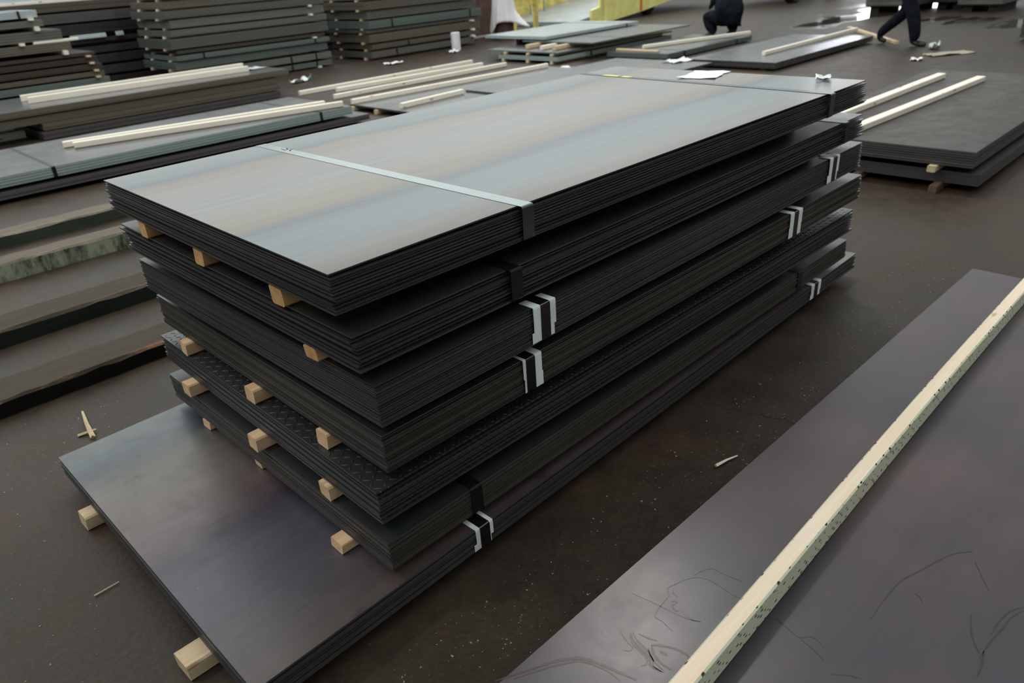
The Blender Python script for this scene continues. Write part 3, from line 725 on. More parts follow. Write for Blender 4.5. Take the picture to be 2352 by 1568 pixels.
# S5 and S6: two tall stacks
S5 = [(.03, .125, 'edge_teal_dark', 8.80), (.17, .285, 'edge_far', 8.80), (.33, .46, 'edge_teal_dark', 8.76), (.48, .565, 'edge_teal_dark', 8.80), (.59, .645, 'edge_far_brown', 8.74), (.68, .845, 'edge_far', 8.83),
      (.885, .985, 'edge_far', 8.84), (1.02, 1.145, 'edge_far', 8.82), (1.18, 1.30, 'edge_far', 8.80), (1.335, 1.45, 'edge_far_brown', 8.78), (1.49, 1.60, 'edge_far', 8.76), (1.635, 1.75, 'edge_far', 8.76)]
zl = 0.0
for i, (z0, z1, em, x1) in enumerate(S5):
    x0 = 5.62 + 0.05 * math.sin(i * 2.1) + (0.45 if i < 2 else 0)
    st = (7.85, 8.42) if i in (0, 1) else ((6.1, 8.45) if i == 3 else ())
    pack(x0, x1, 14.2 + 0.03 * math.sin(i * 3.7), 15.72, z0, z1, f'{ORD[i]} bundle from the floor in the left one of the two tall stacks', em, 'plate_dark', 5, strap=st, group='left tall stack')
    if i < 11:
        gapboards(x0 - 0.02, x1 - 0.3, ((14.5, 'near'), (15.35, 'far')), zl, z0, '{} lengthwise spacer under the ' + ORD[i] + ' bundle of the left tall stack', 'spacers of the left tall stack', 'pine' if i % 3 else 'pine_pale', 0.07)
        if i in (0, 4, 7, 8, 9, 10): crossboards(((8.48, 'crosswise'),), 14.16, 14.44, zl, z0, '{} pale spacer end at the right of the left tall stack under its ' + ORD[i] + ' bundle', 'spacers of the left tall stack', 'pine_pale')
    zl = z1
S6 = [(.05, .175, 'edge_far', 12.55), (.215, .315, 'edge_far_brown', 12.72), (.355, .51, 'edge_far_brown', 12.76), (.54, .60, 'edge_far', 12.78), (.62, .775, 'edge_teal_dark', 12.82),
      (.81, .955, 'edge_far', 12.72), (.99, 1.14, 'edge_far_brown', 12.70), (1.18, 1.32, 'edge_far', 12.70), (1.36, 1.48, 'edge_far', 12.72)]
zl = 0.0
for i, (z0, z1, em, x1) in enumerate(S6):
    x0 = 9.60 + 0.04 * math.sin(i * 1.7)
    st = (10.25,) if i == 0 else ((10.2, 12.45) if i == 4 else ((10.6,) if i == 1 else ()))
    pack(x0, x1, 13.9 + 0.03 * math.sin(i * 2.9), 15.42, z0, z1, f'{ORD[i]} bundle from the floor in the right one of the two tall stacks', em, 'plate_dark', 5, strap=st, group='right tall stack')
    if i < 8:
        gapboards(x0 - 0.02, x1 - 0.35, ((14.15, 'near'), (15.1, 'far')), zl, z0, '{} lengthwise spacer under the ' + ORD[i] + ' bundle of the right tall stack', 'spacers of the right tall stack', 'pine', 0.07)
        if i in (1, 2, 3): crossboards(((12.5, 'crosswise'),), 13.82, 14.08, zl, z0, '{} pale spacer end at the right of the right tall stack under its ' + ORD[i] + ' bundle', 'spacers of the right tall stack', 'pine_pale')
    zl = z1

# M and N: low plates behind the big stack with loose boards
pack(5.83, 9.70, 7.62, 9.16, 0.058, 0.082, 'thin low plate bundle behind the big stack with a long board along its far edge', 'edge_grey', 'plate_grey', 2)
gapboards(5.80, 9.6, ((9.05, 'far'), (8.50, 'near')), 0, 0.058, 'floor bearer under the thin low plate bundle, {} side', 'bearers of the thin low plate bundle')
pack(7.25, 10.75, 6.42, 8.30, 0.083, 0.108, 'plate lying over the low plate bundle, right behind the top of the big stack', 'edge_grey', 'plate_grey', 2)
gapboards(7.3, 10.7, ((6.6, 'near'), (7.3, 'far')), 0, 0.083, 'floor bearer under the overlapping plate, {} side', 'bearers of the overlapping plate')
board((6.22, 11.17), (10.0, 11.19), 0.0, 0.06, 0.068, 'pale board on the floor farthest back of the three loose parallel boards', 'pine_pale')
board((6.70, 10.82), (9.78, 10.66), 0.0, 0.06, 0.068, 'middle one of the three loose parallel pale boards on the floor', 'pine_pale')
board((6.28, 10.24), (9.94, 10.20), 0.0, 0.06, 0.068, 'nearest of the three loose parallel pale boards on the floor', 'pine_pale')
board((5.84, 9.09), (9.60, 8.86), 0.0825, 0.06, 0.066, 'long pale board lying along the far edge of the thin low plate', 'pine_pale')
board((5.95, 8.12), (7.10, 8.20), 0.0825, 0.06, 0.066, 'short pale board on the thin low plate, just behind the top bundle', 'pine_pale')

# G: thin bundles with spacer blocks in the middle distance
pack(10.42, 14.0, 9.36, 10.88, 0.05, 0.125, 'lowest bundle of the small low stack in front of the yellow ramp, one strap', 'edge_teal', 'plate_dark', 3, strap=(11.35,))
gapboards(10.40, 13.9, ((9.5, 'right'), (10.1, 'middle'), (10.75, 'left')), 0, 0.05, '{} floor bearer end under the small low stack', 'spacers of the small low stack')
pack(10.50, 14.1, 9.42, 11.30, 0.165, 0.195, 'thin plate second from the floor in the small low stack', 'edge_teal_dark', 'plate_grey', 1, strap=(11.7,))
gapboards(10.46, 13.9, ((9.55, 'right'), (10.15, 'middle'), (10.75, 'left')), 0.125, 0.165, '{} spacer end above the lowest bundle of the small low stack', 'spacers of the small low stack')
board((10.78, 10.45), (11.4, 10.47), 0.196, 0.09, 0.072, 'left chunky wood block on the thin plate of the small low stack', 'pine', 'wood_block', cat='block')
board((10.72, 10.02), (11.5, 10.04), 0.196, 0.075, 0.072, 'middle chunky wood block on the thin plate of the small low stack', 'pine_pale', 'wood_block', cat='block')
board((10.74, 9.72), (11.5, 9.74), 0.196, 0.09, 0.072, 'right chunky wood block on the thin plate of the small low stack', 'pine', 'wood_block', cat='block')
pack(11.12, 14.3, 9.12, 10.9, 0.269, 0.298, 'long olive plate third from the floor in the small low stack', 'edge_teal_dark', 'plate_grey', 1, strap=(12.0,))
pack(11.2, 14.2, 10.35, 12.05, 0.312, 0.372, 'pale galvanised bundle crowning the small low stack, dark strap near its far end', 'edge_pale', 'plate_galvanised', 2, strap=(13.75,))
gapboards(11.4, 14.0, ((10.55, 'right'), (10.8, 'left')), 0.298, 0.312, '{} thin spacer under the pale galvanised bundle', 'spacers of the small low stack')
for xx in (11.8, 13.4): board((xx, 11.7), (xx + 0.3, 11.7), 0.0, 0.1, 0.311, 'timber prop holding the pale galvanised bundle ' + ('near its front' if xx < 12 else 'near its rear'), 'old_wood', 'wood_block', cat='block')

# P1, P2
pack(11.45, 14.35, 7.72, 9.05, 0.02, 0.110, 'low bundle with teal edge and straps in front of the crouching person', 'edge_teal_dark', 'plate_grey', 4, strap=(11.95, 13.75))
gapboards(11.5, 14.3, ((7.9, 'near'), (8.8, 'far')), 0, 0.02, 'thin floor bearer under the low bundle by the crouching person, {} side', 'bearers by the crouching person')
board((11.98, 8.62), (14.5, 7.86), 0.1105, 0.06, 0.06, 'pale board lying slantwise along the low bundle by the crouching person', 'pine_pale')
board((11.62, 8.95), (11.56, 7.98), 0.1105, 0.07, 0.035, 'tan board across the near end of the low bundle by the crouching person', 'pine')
pack(10.9, 14.5, 5.45, 6.98, 0.03, 0.120, 'shiny grey plate bundle with a long board, behind the big stack far end', 'edge_black', 'plate_grey', 5)
gapboards(11.0, 14.4, ((5.7, 'near'), (6.7, 'far')), 0, 0.03, 'floor bearer under the shiny grey plate bundle, {} side', 'bearers of the shiny grey bundle')
board((11.60, 6.02), (15.2, 6.04), 0.1205, 0.06, 0.06, 'long pale board lying on the shiny grey plate bundle', 'pine_pale')
board((16.7, 6.80), (14.38, 4.99), 0.0, 0.08, 0.05, 'pale plank on the floor at the walking person\'s feet', 'pine')

# R: two brown bundles at the right
e = pack(5.95, 9.60, 1.41, 2.93, 0.190, 0.310, 'upper brown plate bundle at right with two pale boards on top', 'edge_grey', 'plate_brown', 7, single=True, jit=0.004, fill=0.8)
pack(6.00, 9.66, 1.36, 2.90, 0.055, 0.142, 'lower brown plate bundle at right, lying close to the floor', 'edge_grey', 'plate_brown', 7, jit=0.002)
gapboards(5.90, 9.5, ((1.66, 'right'), (2.6, 'left')), 0.142, 0.190, '{} spacer between the two brown plate bundles at right', 'spacers of the right brown pair', 'pine')
gapboards(5.88, 9.5, ((1.62, 'right'), (2.2, 'middle'), (2.75, 'left')), 0.0, 0.055, '{} floor bearer under the brown plate bundles at right', 'spacers of the right brown pair', 'old_wood')
RT = 0.190 + 0.12 - 0.12 / 7 * 0.2
board((6.6, 2.70), (9.08, 2.64), RT + 0.0006, 0.085, 0.05, 'left one of the two pale boards on the right brown bundle', 'pine_pale')
board((6.1, 2.37), (9.0, 2.24), RT + 0.0006, 0.085, 0.05, 'right one of the two pale boards on the right brown bundle', 'pine_pale')

# ------------------------------------------------------------------ long bearer timbers on the floor at left
def bearer(y, w, h, x0, x1, mat, label):
    bm = bmesh.new(); n = 60; R = []
    for i in range(n + 1):
        x = x0 + (x1 - x0) * i / n
        a = random.uniform(-1, 1) * 0.004; b_ = random.uniform(-1, 1) * 0.003; c = random.uniform(0.008, 0.018)
        R.append([bm.verts.new(q) for q in ((x - x0, a, 0), (x - x0, a * 0.6, h - c), (x - x0, c + a, h + b_), (x - x0, w * 0.5, h + b_), (x - x0, w - 0.01, h + b_), (x - x0, w, h - 0.012), (x - x0, w, 0))])
    for i in range(n):
        for k in range(7): bm.faces.new((R[i][k], R[i][(k + 1) % 7], R[i + 1][(k + 1) % 7], R[i + 1][k]))
    bm.faces.new(R[0]); bm.faces.new(R[-1][::-1])
    return tag(obj('bearer_timber', bm, mat, loc=(x0, y, 0)), label, 'timber', 'bearer timbers on the floor')
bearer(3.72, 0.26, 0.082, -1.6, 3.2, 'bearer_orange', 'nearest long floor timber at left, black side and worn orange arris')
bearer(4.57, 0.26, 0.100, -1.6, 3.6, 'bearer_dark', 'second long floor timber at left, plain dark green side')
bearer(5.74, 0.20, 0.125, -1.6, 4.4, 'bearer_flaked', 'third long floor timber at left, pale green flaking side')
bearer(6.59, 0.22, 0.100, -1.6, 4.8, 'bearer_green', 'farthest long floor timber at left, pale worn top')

# ------------------------------------------------------------------ yellow loading ramp
e = empty('loading_ramp', (17.05, 14.0, 0)); tag(e, 'yellow steel loading ramp with grey deck and orange stripe', 'loading ramp')
bm = bmesh.new()
add_prism(bm, [(0, 0.02), (0.9, 0.02), (2.4, 0.16), (7, 0.75), (7, 1.6), (1.0, 1.0), (0.42, 0.95), (0.36, 0.42), (0.0, 0.36)], 'y', 0, 0.08)
sidep = obj('side_panel', bm, 'yellow_paint', e)
bm = bmesh.new(); add_prism(bm, [(0.50, -0.02), (0.62, -0.06), (0.80, -0.08), (0.90, -0.02)], 'z', 0.04, 1.1); obj('post', bm, 'yellow_paint', sidep)
bm = bmesh.new(); add_box(bm, 2.2, 2.32, -0.006, -0.001, 0.17, 1.1); obj('stripe', bm, 'orange_paint', sidep)
bm = bmesh.new(); add_prism(bm, [(-0.6, 0.02), (7, 0.95), (7, 1.05), (-0.6, 0.12)], 'y', 0.09, 2.9); obj('deck', bm, 'deck_grey', e)
bm = bmesh.new(); add_prism(bm, [(-0.9, 0.22), (0.6, 0.22), (7, 1.1), (7, 1.9), (-0.9, 1.0)], 'y', 2.92, 3.0); obj('side_panel', bm, 'yellow_worn', e)
for xx, hh in ((0.3, 0.5), (0.9, 0.62)):
    bm = bmesh.new(); add_tube(bm, (xx, 2.6, 0.1), (xx, 2.6, hh), 0.03); obj('rail_post', bm, 'deck_grey', e)
for yy in (0.35, 2.3): bm = bmesh.new(); add_tube(bm, (3.2, yy, 0.22), (3.2, yy + 0.25, 0.22), 0.22, seg=18); obj('wheel', bm, 'rubber_black', e)
e2 = empty('yellow_frame', (14.55, 15.0, 0)); tag(e2, 'worn yellow steel frame standing behind the white draped drum', 'frame')
for xx in (0.0, 0.45, 1.3): bm = bmesh.new(); add_box(bm, xx, xx + 0.12, 0, 0.1, 0, 1.6); obj('upright', bm, 'yellow_worn', e2)
bm = bmesh.new(); add_box(bm, 0.12, 1.3, 0.02, 0.08, 0.62, 1.5); obj('panel', bm, 'yellow_worn', e2)
bm = bmesh.new(); add_box(bm, -1.68, 0.0, 0.05, 0.09, 0.04, 1.5); obj('panel', bm, 'drum_brown', e2)

# ------------------------------------------------------------------ white draped drum
e = empty('draped_drum', (13.72, 14.05, 0)); tag(e, 'white cloth draped over a brown drum, one flap trailing right', 'draped drum')
bm = bmesh.new(); add_tube(bm, (0, 0, 0.0), (0, 0, 0.92), 0.24, 0.24, 20); obj('drum', bm, 'drum_brown', e)
bm = bmesh.new(); nseg, nr = 72, 12; rows = []
for j in range(nr + 1):
    row = []
    for i in range(nseg):
        a = 2 * math.pi * i / nseg
        # camera looks along (+x,+y); the opening faces it
        hem = 0.40 - 0.34 * max(0, math.cos(a - math.radians(150))) ** 6 - 0.16 * max(0, math.cos(a - math.radians(-45))) ** 4
        t = j / nr; z = 0.96 - (0.96 - hem) * t
        rad = 0.255 + 0.10 * t ** 1.4 + 0.022 * t * math.sin(9 * a + 1.3) + 0.012 * t * math.sin(17 * a)
        rad += 0.26 * max(0, math.cos(a - math.radians(-45))) ** 6 * max(0, t - 0.45) ** 1.3 * 2.2
        row.append(bm.verts.new((rad * math.cos(a), rad * math.sin(a), z)))
    rows.append(row)
for j in range(nr):
    for i in range(nseg): bm.faces.new((rows[j][i], rows[j + 1][i], rows[j + 1][(i + 1) % nseg], rows[j][(i + 1) % nseg]))
bm.faces.new(rows[0])
cl = obj('cloth', bm, 'white_cloth', e, smooth=True)
md = cl.modifiers.new('thickness', 'SOLIDIFY'); md.thickness = 0.004

# ------------------------------------------------------------------ loose paper and plastic
def sheet_paper(x, y, z, sx, sy, rot, label, mat='paper', name='paper_scrap', crumple=0.02, cat='paper'):
    bm = bmesh.new(); nx, ny = 6, 5; V = []
    for i in range(nx + 1):
        V.append([])
        for j in range(ny + 1):
            ex = (abs(i / nx - .5) * 2) ** 3 * random.uniform(0, 1) + (abs(j / ny - .5) * 2) ** 3 * random.uniform(0, 1)
            V[-1].append(bm.verts.new(((i / nx - .5) * sx + random.uniform(-.05, .05) * sx, (j / ny - .5) * sy + random.uniform(-.05, .05) * sy, 0.002 + crumple * ex * 0.6 + random.uniform(0, crumple * .3))))
    for i in range(nx):
        for j in range(ny): bm.faces.new((V[i][j], V[i + 1][j], V[i + 1][j + 1], V[i][j + 1]))
    o = obj(name, bm, mat, loc=(x, y, z), rotz=rot)
    md = o.modifiers.new('thickness', 'SOLIDIFY'); md.thickness = 0.001; md.offset = 1
    return tag(o, label, cat)
T1 = BD[0][2]
sheet_paper(3.72, 2.27, T1, 0.26, 0.20, 0.2, 'white paper sheet on the far end of the top bundle', crumple=0.006)
sheet_paper(3.80, 1.64, T1, 0.11, 0.07, 0.5, 'small clear film scrap at the far right corner of the top bundle', 'plastic_film', 'film_scrap', 0.02, 'plastic film')
sheet_paper(10.68, 7.0, 0.108, 0.42, 0.28, -0.3, 'white paper on the plate behind the top bundle', crumple=0.04)
sheet_paper(9.98, 8.9, 0.0, 0.5, 0.25, 0.1, 'pale film scrap at the far end of the thin low plate', 'plastic_film', 'film_scrap', 0.03, 'plastic film')
sheet_paper(7.10, 12.60, 0, 0.45, 0.16, 0.4, 'crumpled white film on the floor right of the brown stack', 'plastic_film', 'film_scrap', 0.10, 'plastic film')
sheet_paper(9.42, 12.90, 0, 0.36, 0.22, 0.0, 'white paper strip on the floor before the right tall stack', crumple=0.05)
sheet_paper(11.25, 13.15, 0, 0.25, 0.22, 0.2, 'white scrap at the foot of the white roll', crumple=0.06)
sheet_paper(13.35, 3.83, 0, 0.75, 0.30, -0.6, 'flattened pale cardboard scrap on the floor at right', 'chip_pale', 'cardboard_scrap', 0.03, 'cardboard')
sheet_paper(12.57, 4.04, 0, 0.22, 0.16, 0.3, 'small white scrap on the floor short of the cardboard scrap', crumple=0.04)
sheet_paper(13.92, 4.24, 0, 0.26, 0.16, 0.4, 'crumpled white film by the walking person\'s shoe', 'plastic_film', 'film_scrap', 0.12, 'plastic film')
sheet_paper(5.95, 12.05, 0.4005, 0.35, 0.3, 0.2, 'white film at the right end of the brown stack', 'plastic_film', 'film_scrap', 0.02, 'plastic film')
# white roll standing on the floor
bm = bmesh.new(); n = 28; prof = [(0.0, 0.0), (0.095, 0.0), (0.10, 0.01), (0.10, 0.36), (0.095, 0.37), (0.045, 0.37), (0.04, 0.36), (0.04, 0.30), (0.0, 0.30)]
R = [[bm.verts.new((r_ * math.cos(6.2832 * i / n), r_ * math.sin(6.2832 * i / n), z)) for i in range(n)] for r_, z in prof[1:-1]]
for j in range(len(R) - 1):
    for i in range(n): bm.faces.new((R[j][i], R[j][(i + 1) % n], R[j + 1][(i + 1) % n], R[j + 1][i]))
bm.faces.new(R[0][::-1]); bm.faces.new(R[-1])
o = obj('film_roll', bm, 'paper', loc=(11.56, 13.42, 0)); tag(o, 'white roll standing upright on the floor before the right tall stack', 'roll')

# wood splinters, chips
def splinter(pts, r, label, mat='pine'):
    bm = bmesh.new()
    for k in range(len(pts) - 1): add_tube(bm, pts[k], pts[k + 1], r * (1 - 0.3 * k), r * (1 - 0.3 * (k + 1)), 4)
    return tag(obj('wood_splinter', bm, mat), label, 'splinter')
splinter([(0.50, 3.20, 0.008), (0.515, 3.32, 0.02), (0.54, 3.47, 0.008)], 0.011, 'forked upright-looking wood splinter on the floor before the nearest timber')
splinter([(0.46, 3.27, 0.006), (0.53, 3.25, 0.012)], 0.008, 'short splinter lying across the forked one')
splinter([(0.188, 2.22, 0.005), (0.265, 2.222, 0.005)], 0.003, 'thin straw-like splinter on the floor at lower left')
splinter([(2.014, 1.088, 0.012), (2.07, 1.076, 0.012), (2.123, 1.062, 0.008)], 0.0075, 'pale wood splinter on the floor between the stack and the right plates', 'pine_pale')
bm = bmesh.new()
for i in range(1500):
    if i < 800: x, y = random.uniform(0.6, 4.6), random.uniform(1.0, 1.36)
    elif i < 1500: x, y = random.uniform(-0.4, 0.7), random.uniform(1.5, 3.6)
    else: x, y = random.uniform(-1, 1.6), random.uniform(4.0, 6.5)
    s = random.choice((1, 1, 1, 1.6, 2.6)) * random.uniform(0.0006, 0.0014); a = random.uniform(0, 6.28)
    if (0.2 < x and 1.3 < y < 2.95) or y > 3.66: continue
    P = [(s * 1.8, 0, 0), (-s, s, 0), (-s, -s, 0), (0, 0, s * 0.8)]
    v = [bm.verts.new((x + p[0] * math.cos(a) - p[1] * math.sin(a), y + p[0] * math.sin(a) + p[1] * math.cos(a), p[2] + 0.0005)) for p in P]
    for f in ((0, 1, 3), (1, 2, 3), (2, 0, 3), (0, 2, 1)): bm.faces.new([v[q] for q in f])
tag(obj('floor_chips', bm, 'chip_pale'), 'scattered pale wood chips and grit on the dark floor', 'chips', kind='stuff')

# ------------------------------------------------------------------ far machines
def crate(x, y0, y1, z1, label, mat):
    e = empty('machine_cabinet', (x, y0, 0)); tag(e, label, 'machine')
    bm = bmesh.new(); add_box(bm, 0, 1.6, 0, y1 - y0, 0.14, z1); bevel(bm, 0.03); obj('body', bm, mat, e)
    for yy in (0.1, y1 - y0 - 0.3): bm = bmesh.new(); add_box(bm, 0.12, 1.5, yy, yy + 0.2, 0, 0.14); obj('skid', bm, 'rubber_black', e)
    bm = bmesh.new(); add_box(bm, -0.02, 0.0, 0.12, y1 - y0 - 0.12, 0.28, z1 - 0.15); obj('panel', bm, mat, e)
    return e
crate(20.3, 6.75, 7.95, 1.5, 'olive machine cabinet on skids behind the walking person, left one', 'machine_olive')
crate(20.4, 4.95, 5.9, 1.4, 'olive machine cabinet on skids right of the walking person', 'machine_olive')
e = crate(21.2, 5.95, 6.7, 1.2, 'dark machine housing between the two olive cabinets', 'machine_dark')
e = empty('parked_truck', (23.8, 10.9, 0)); tag(e, 'dark truck parked far behind, one wheel showing', 'truck')
bm = bmesh.new(); add_tube(bm, (0.0, 0.5, 0.45), (0.0, 0.8, 0.45), 0.45, seg=24); bevel(bm, 0.03); obj('wheel', bm, 'rubber_black', e)
bm = bmesh.new(); add_tube(bm, (3.0, 0.5, 0.45), (3.0, 0.8, 0.45), 0.45, seg=24); bevel(bm, 0.03); obj('wheel', bm, 'rubber_black', e)
bm = bmesh.new(); add_box(bm, -0.8, 5, 0.55, 2.6, 0.75, 1.6); bevel(bm, 0.05); obj('chassis', bm, 'machine_dark', e)
pack(15.2, 18.8, 2.1, 3.35, 0.05, 0.42, 'dark bundle cut off by the right edge of the picture, far back', 'edge_black', 'plate_dark', 5)
gapboards(15.3, 18.7, ((2.4, 'right'), (3.1, 'left')), 0, 0.05, '{} bearer under the dark bundle at the far right edge', 'bearers at the far right edge', 'old_wood')
sheet_paper(11.2, 2.15, 0, 0.45, 0.5, 0.1, 'white board scrap on the floor at the right edge beside a brown block', crumple=0.02)
board((11.3, 2.02), (11.3, 2.28), 0.013, 0.1, 0.26, 'rust-brown block standing at the right edge of the picture', 'old_wood', 'wood_block', cat='block')

# ------------------------------------------------------------------ people
def person(label, loc, rotz, J, E, regions, name='person'):
    """J: joint -> (x, y, z, rx, ry); E: edges; grown with Skin + Subdivision into one continuous mesh"""
    names = list(J); idx = {n_: i for i, n_ in enumerate(names)}
    me = bpy.data.meshes.new('skeleton'); me.from_pydata([J[n_][:3] for n_ in names], [(idx[a], idx[b_]) for a, b_ in E], [])
    o = bpy.data.objects.new('skeleton', me); COL.objects.link(o)
    sk = o.modifiers.new('skin', 'SKIN'); sk.use_smooth_shade = True
    for i, n_ in enumerate(names):
        sv = me.skin_vertices[0].data[i]; sv.radius = J[n_][3:5]; sv.use_root = (n_ == 'pelvis')
    o.modifiers.new('sub', 'SUBSURF').levels = 2
    dg = bpy.context.evaluated_depsgraph_get(); ev = o.evaluated_get(dg)
    m2 = bpy.data.meshes.new_from_object(ev); m2.name = 'body'
    bpy.data.objects.remove(o); bpy.data.meshes.remove(me)
    mats = []
    m2.materials.clear()
    for r_ in regions: m2.materials.append(MATS[r_[0]])
    pos = {n_: Vector(J[n_][:3]) for n_ in names}
    who = {}
    for k, r_ in enumerate(regions):
        for n_ in r_[1]: who[n_] = k
    for p in m2.polygons:
        c = p.center; best = min(names, key=lambda n_: (pos[n_] - c).length)
        p.material_index = who.get(best, 0); p.use_smooth = True
    root = empty(name, loc, rotz); tag(root, label, 'person')
    body = bpy.data.objects.new('body', m2); link(body, root)
    return root
def head_bits(root, hc):
    """hair cap and ears on the head at hc"""
    bm = bmesh.new(); bmesh.ops.create_uvsphere(bm, u_segments=16, v_segments=10, radius=1.0)
    for v in bm.verts:
        v.co = Vector((v.co.x * 0.098, v.co.y * 0.088, v.co.z * 0.085))
    bmesh.ops.delete(bm, geom=[v for v in bm.verts if v.co.z < -0.01 and v.co.x > -0.02], context='VERTS')
    bmesh.ops.translate(bm, verts=bm.verts, vec=Vector(hc) + Vector((-0.012, 0, 0.035)))
    obj('hair', bm, 'hair', root, smooth=True)
def hand_edges(J, E, wr, d, side, pre):
    """five fingers from a palm; d = pointing direction, side = thumb side"""
    d = Vector(d).normalized(); s = Vector(side).normalized(); p = Vector(J[wr][:3])
    palm = p + d * 0.07; J[pre + 'palm'] = (*palm, 0.036, 0.018); E.append((wr, pre + 'palm'))
    bend = d.cross(s).normalized()
    for k, (off, ln) in enumerate(((0.03, 0.075), (0.01, 0.085), (-0.01, 0.08), (-0.03, 0.062))):
        a = palm + s * off + d * 0.03; b_ = a + d * ln * 0.5 + bend * 0.008; c = b_ + d * ln * 0.4 + bend * 0.022
        J[f'{pre}f{k}a'] = (*a, 0.010, 0.010); J[f'{pre}f{k}b'] = (*b_, 0.0085, 0.0085); J[f'{pre}f{k}c'] = (*c, 0.007, 0.007)
        E += [(pre + 'palm', f'{pre}f{k}a'), (f'{pre}f{k}a', f'{pre}f{k}b'), (f'{pre}f{k}b', f'{pre}f{k}c')]
    a = p + d * 0.035 + s * 0.04; b_ = a + d * 0.035 + s * 0.02
    J[pre + 'ta'] = (*a, 0.012, 0.012); J[pre + 'tb'] = (*b_, 0.009, 0.009)
    E += [(wr, pre + 'ta'), (pre + 'ta', pre + 'tb')]
    return [pre + 'palm', pre + 'ta', pre + 'tb'] + [f'{pre}f{k}{q}' for k in range(4) for q in 'abc']
def upright(J, E, lean=0.0, base=0.95, arm_swing=0.2):
    z = base
    J.update({'pelvis': (0, 0, z, .15, .12), 'belly': (lean * .25, 0, z + .16, .15, .115), 'chest': (lean * .7, 0, z + .36, .17, .12), 'neck': (lean, 0, z + .53, .06, .06),
              'skull': (lean + .02, 0, z + .66, .085, .095), 'crown': (lean + .015, 0, z + .75, .06, .07), 'nose': (lean + .115, 0, z + .645, .012, .012)})
    E += [('pelvis', 'belly'), ('belly', 'chest'), ('chest', 'neck'), ('neck', 'skull'), ('skull', 'crown'), ('skull', 'nose')]
    hands = []
    for s, n_ in ((1, 'l'), (-1, 'r')):
        f = arm_swing * s
        J[n_ + 'sh'] = (lean * .9, .19 * s, z + .46, .062, .062); J[n_ + 'el'] = (lean * .8 - f * .3, .26 * s, z + .18, .046, .046); J[n_ + 'wr'] = (lean * .8 + .17 + f * .3, .22 * s, z + .10, .036, .032)
        E += [('chest', n_ + 'sh'), (n_ + 'sh', n_ + 'el'), (n_ + 'el', n_ + 'wr')]
        hands += hand_edges(J, E, n_ + 'wr', (1, -0.2 * s, -0.25), (0.25, 0, 1), n_)
        J[n_ + 'ear'] = (lean + .01, .092 * s, z + .655, .014, .018); E.append(('skull', n_ + 'ear'))
    return hands
# walking person: seen from the hips down in the picture
J, E = {}, []
hands = upright(J, E, lean=0.06, base=0.93)
J.update({'lhip': (0, .10, .86, .125, .12), 'lkn': (-.08, .13, .50, .105, .11), 'lan': (-.46, .10, .17, .085, .09), 'ltoe': (-.46, .10, .065, .05, .05), 'ltip': (-.33, .10, .035, .042, .032),
          'rhip': (0, -.10, .86, .125, .12), 'rkn': (.20, -.11, .48, .115, .115), 'ran': (.28, -.10, .14, .095, .095), 'rheel': (.25, -.10, .055, .055, .05), 'rtip': (.50, -.11, .035, .045, .032)})
E += [('pelvis', 'lhip'), ('lhip', 'lkn'), ('lkn', 'lan'), ('lan', 'ltoe'), ('ltoe', 'ltip'), ('pelvis', 'rhip'), ('rhip', 'rkn'), ('rkn', 'ran'), ('ran', 'rheel'), ('rheel', 'rtip')]
reg = [('cloth_navy', ['pelvis', 'lhip', 'lkn', 'rhip', 'rkn', 'lan', 'ran']), ('cloth_jacket', ['belly', 'chest', 'lsh', 'lel', 'rsh', 'rel', 'lwr', 'rwr']),
       ('skin', ['neck', 'skull', 'nose', 'lear', 'rear'] + hands), ('hair', ['crown']), ('boot_black', ['ltoe', 'ltip', 'rheel', 'rtip'])]
rt = person('walking person in dark navy trousers, striding across the floor at upper right', (14.32, 4.90, 0), math.radians(-100), J, E, reg)
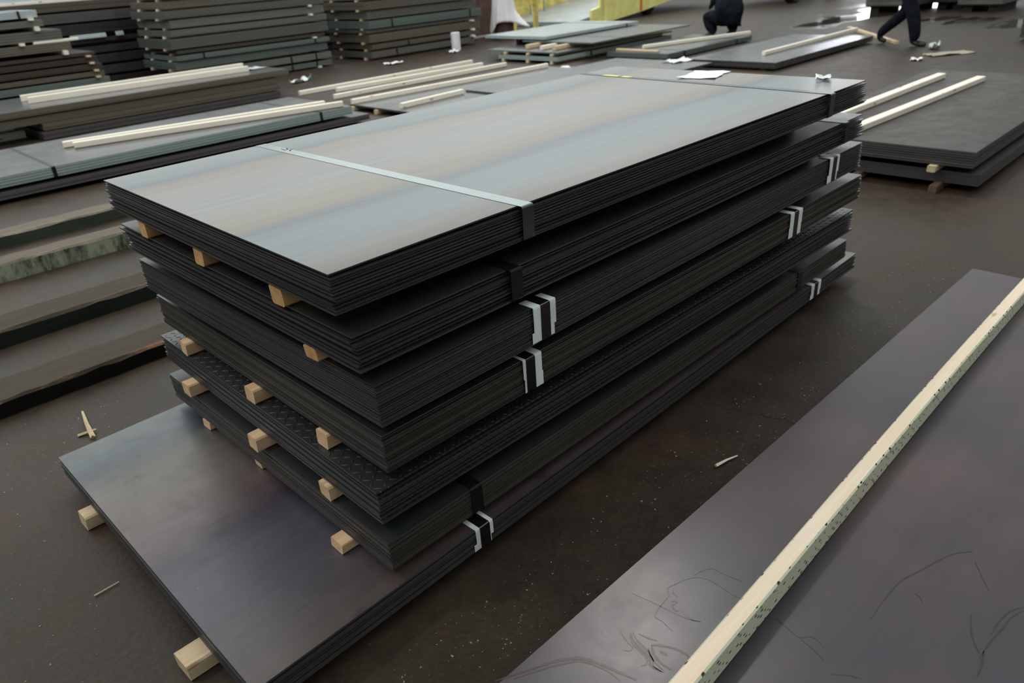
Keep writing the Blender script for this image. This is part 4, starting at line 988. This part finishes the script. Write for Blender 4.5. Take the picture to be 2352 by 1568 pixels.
head_bits(rt, J['skull'][:3])
# crouching person
J, E = {}, []
hands = upright(J, E, lean=0.16, base=0.36, arm_swing=0.1)
J['pelvis'] = (-0.06, 0, .36, .25, .22); J['belly'] = (0.0, 0, .56, .25, .20); J['chest'] = (.10, 0, .76, .23, .17)
J.update({'lhip': (.02, .13, .32, .16, .15), 'lkn': (.36, .24, .36, .13, .13), 'lan': (.20, .20, .13, .11, .11), 'lheel': (.16, .20, .06, .06, .05), 'ltip': (.40, .22, .035, .05, .03),
          'rhip': (.02, -.13, .32, .16, .15), 'rkn': (.34, -.24, .34, .13, .13), 'ran': (.18, -.20, .13, .11, .11), 'rheel': (.14, -.20, .06, .06, .05), 'rtip': (.38, -.22, .035, .05, .03)})
for n_ in ('l', 'r'):
    E += [('pelvis', n_ + 'hip'), (n_ + 'hip', n_ + 'kn'), (n_ + 'kn', n_ + 'an'), (n_ + 'an', n_ + 'heel'), (n_ + 'heel', n_ + 'tip')]
    s = 1 if n_ == 'l' else -1
    old = Vector(J[n_ + 'wr'][:3]); new = Vector((0.40, .16 * s, .50))
    J[n_ + 'el'] = (0.14, .25 * s, .60, .055, .055)
    for q in list(J):
        if q.startswith(n_) and q[1:] in ('wr', 'palm', 'ta', 'tb') or (q.startswith(n_ + 'f') and q[2:3].isdigit()):
            v = Vector(J[q][:3]) - old + new; J[q] = (*v, *J[q][3:])
reg = [('cloth_navy', ['lhip', 'lkn', 'rhip', 'rkn', 'lan', 'ran']), ('cloth_jacket', ['pelvis', 'belly', 'chest', 'lsh', 'lel', 'rsh', 'rel', 'lwr', 'rwr']),
       ('skin', ['neck', 'skull', 'nose', 'lear', 'rear'] + hands), ('hair', ['crown']), ('boot_black', ['lheel', 'ltip', 'rheel', 'rtip'])]
rt = person('crouching person in dark work clothes behind the low teal-edged bundle', (14.95, 8.62, 0), math.radians(58), {k: tuple(q * 1.14 for q in v) for k, v in J.items()}, E, reg)
head_bits(rt, [q * 1.14 for q in J['skull'][:3]])
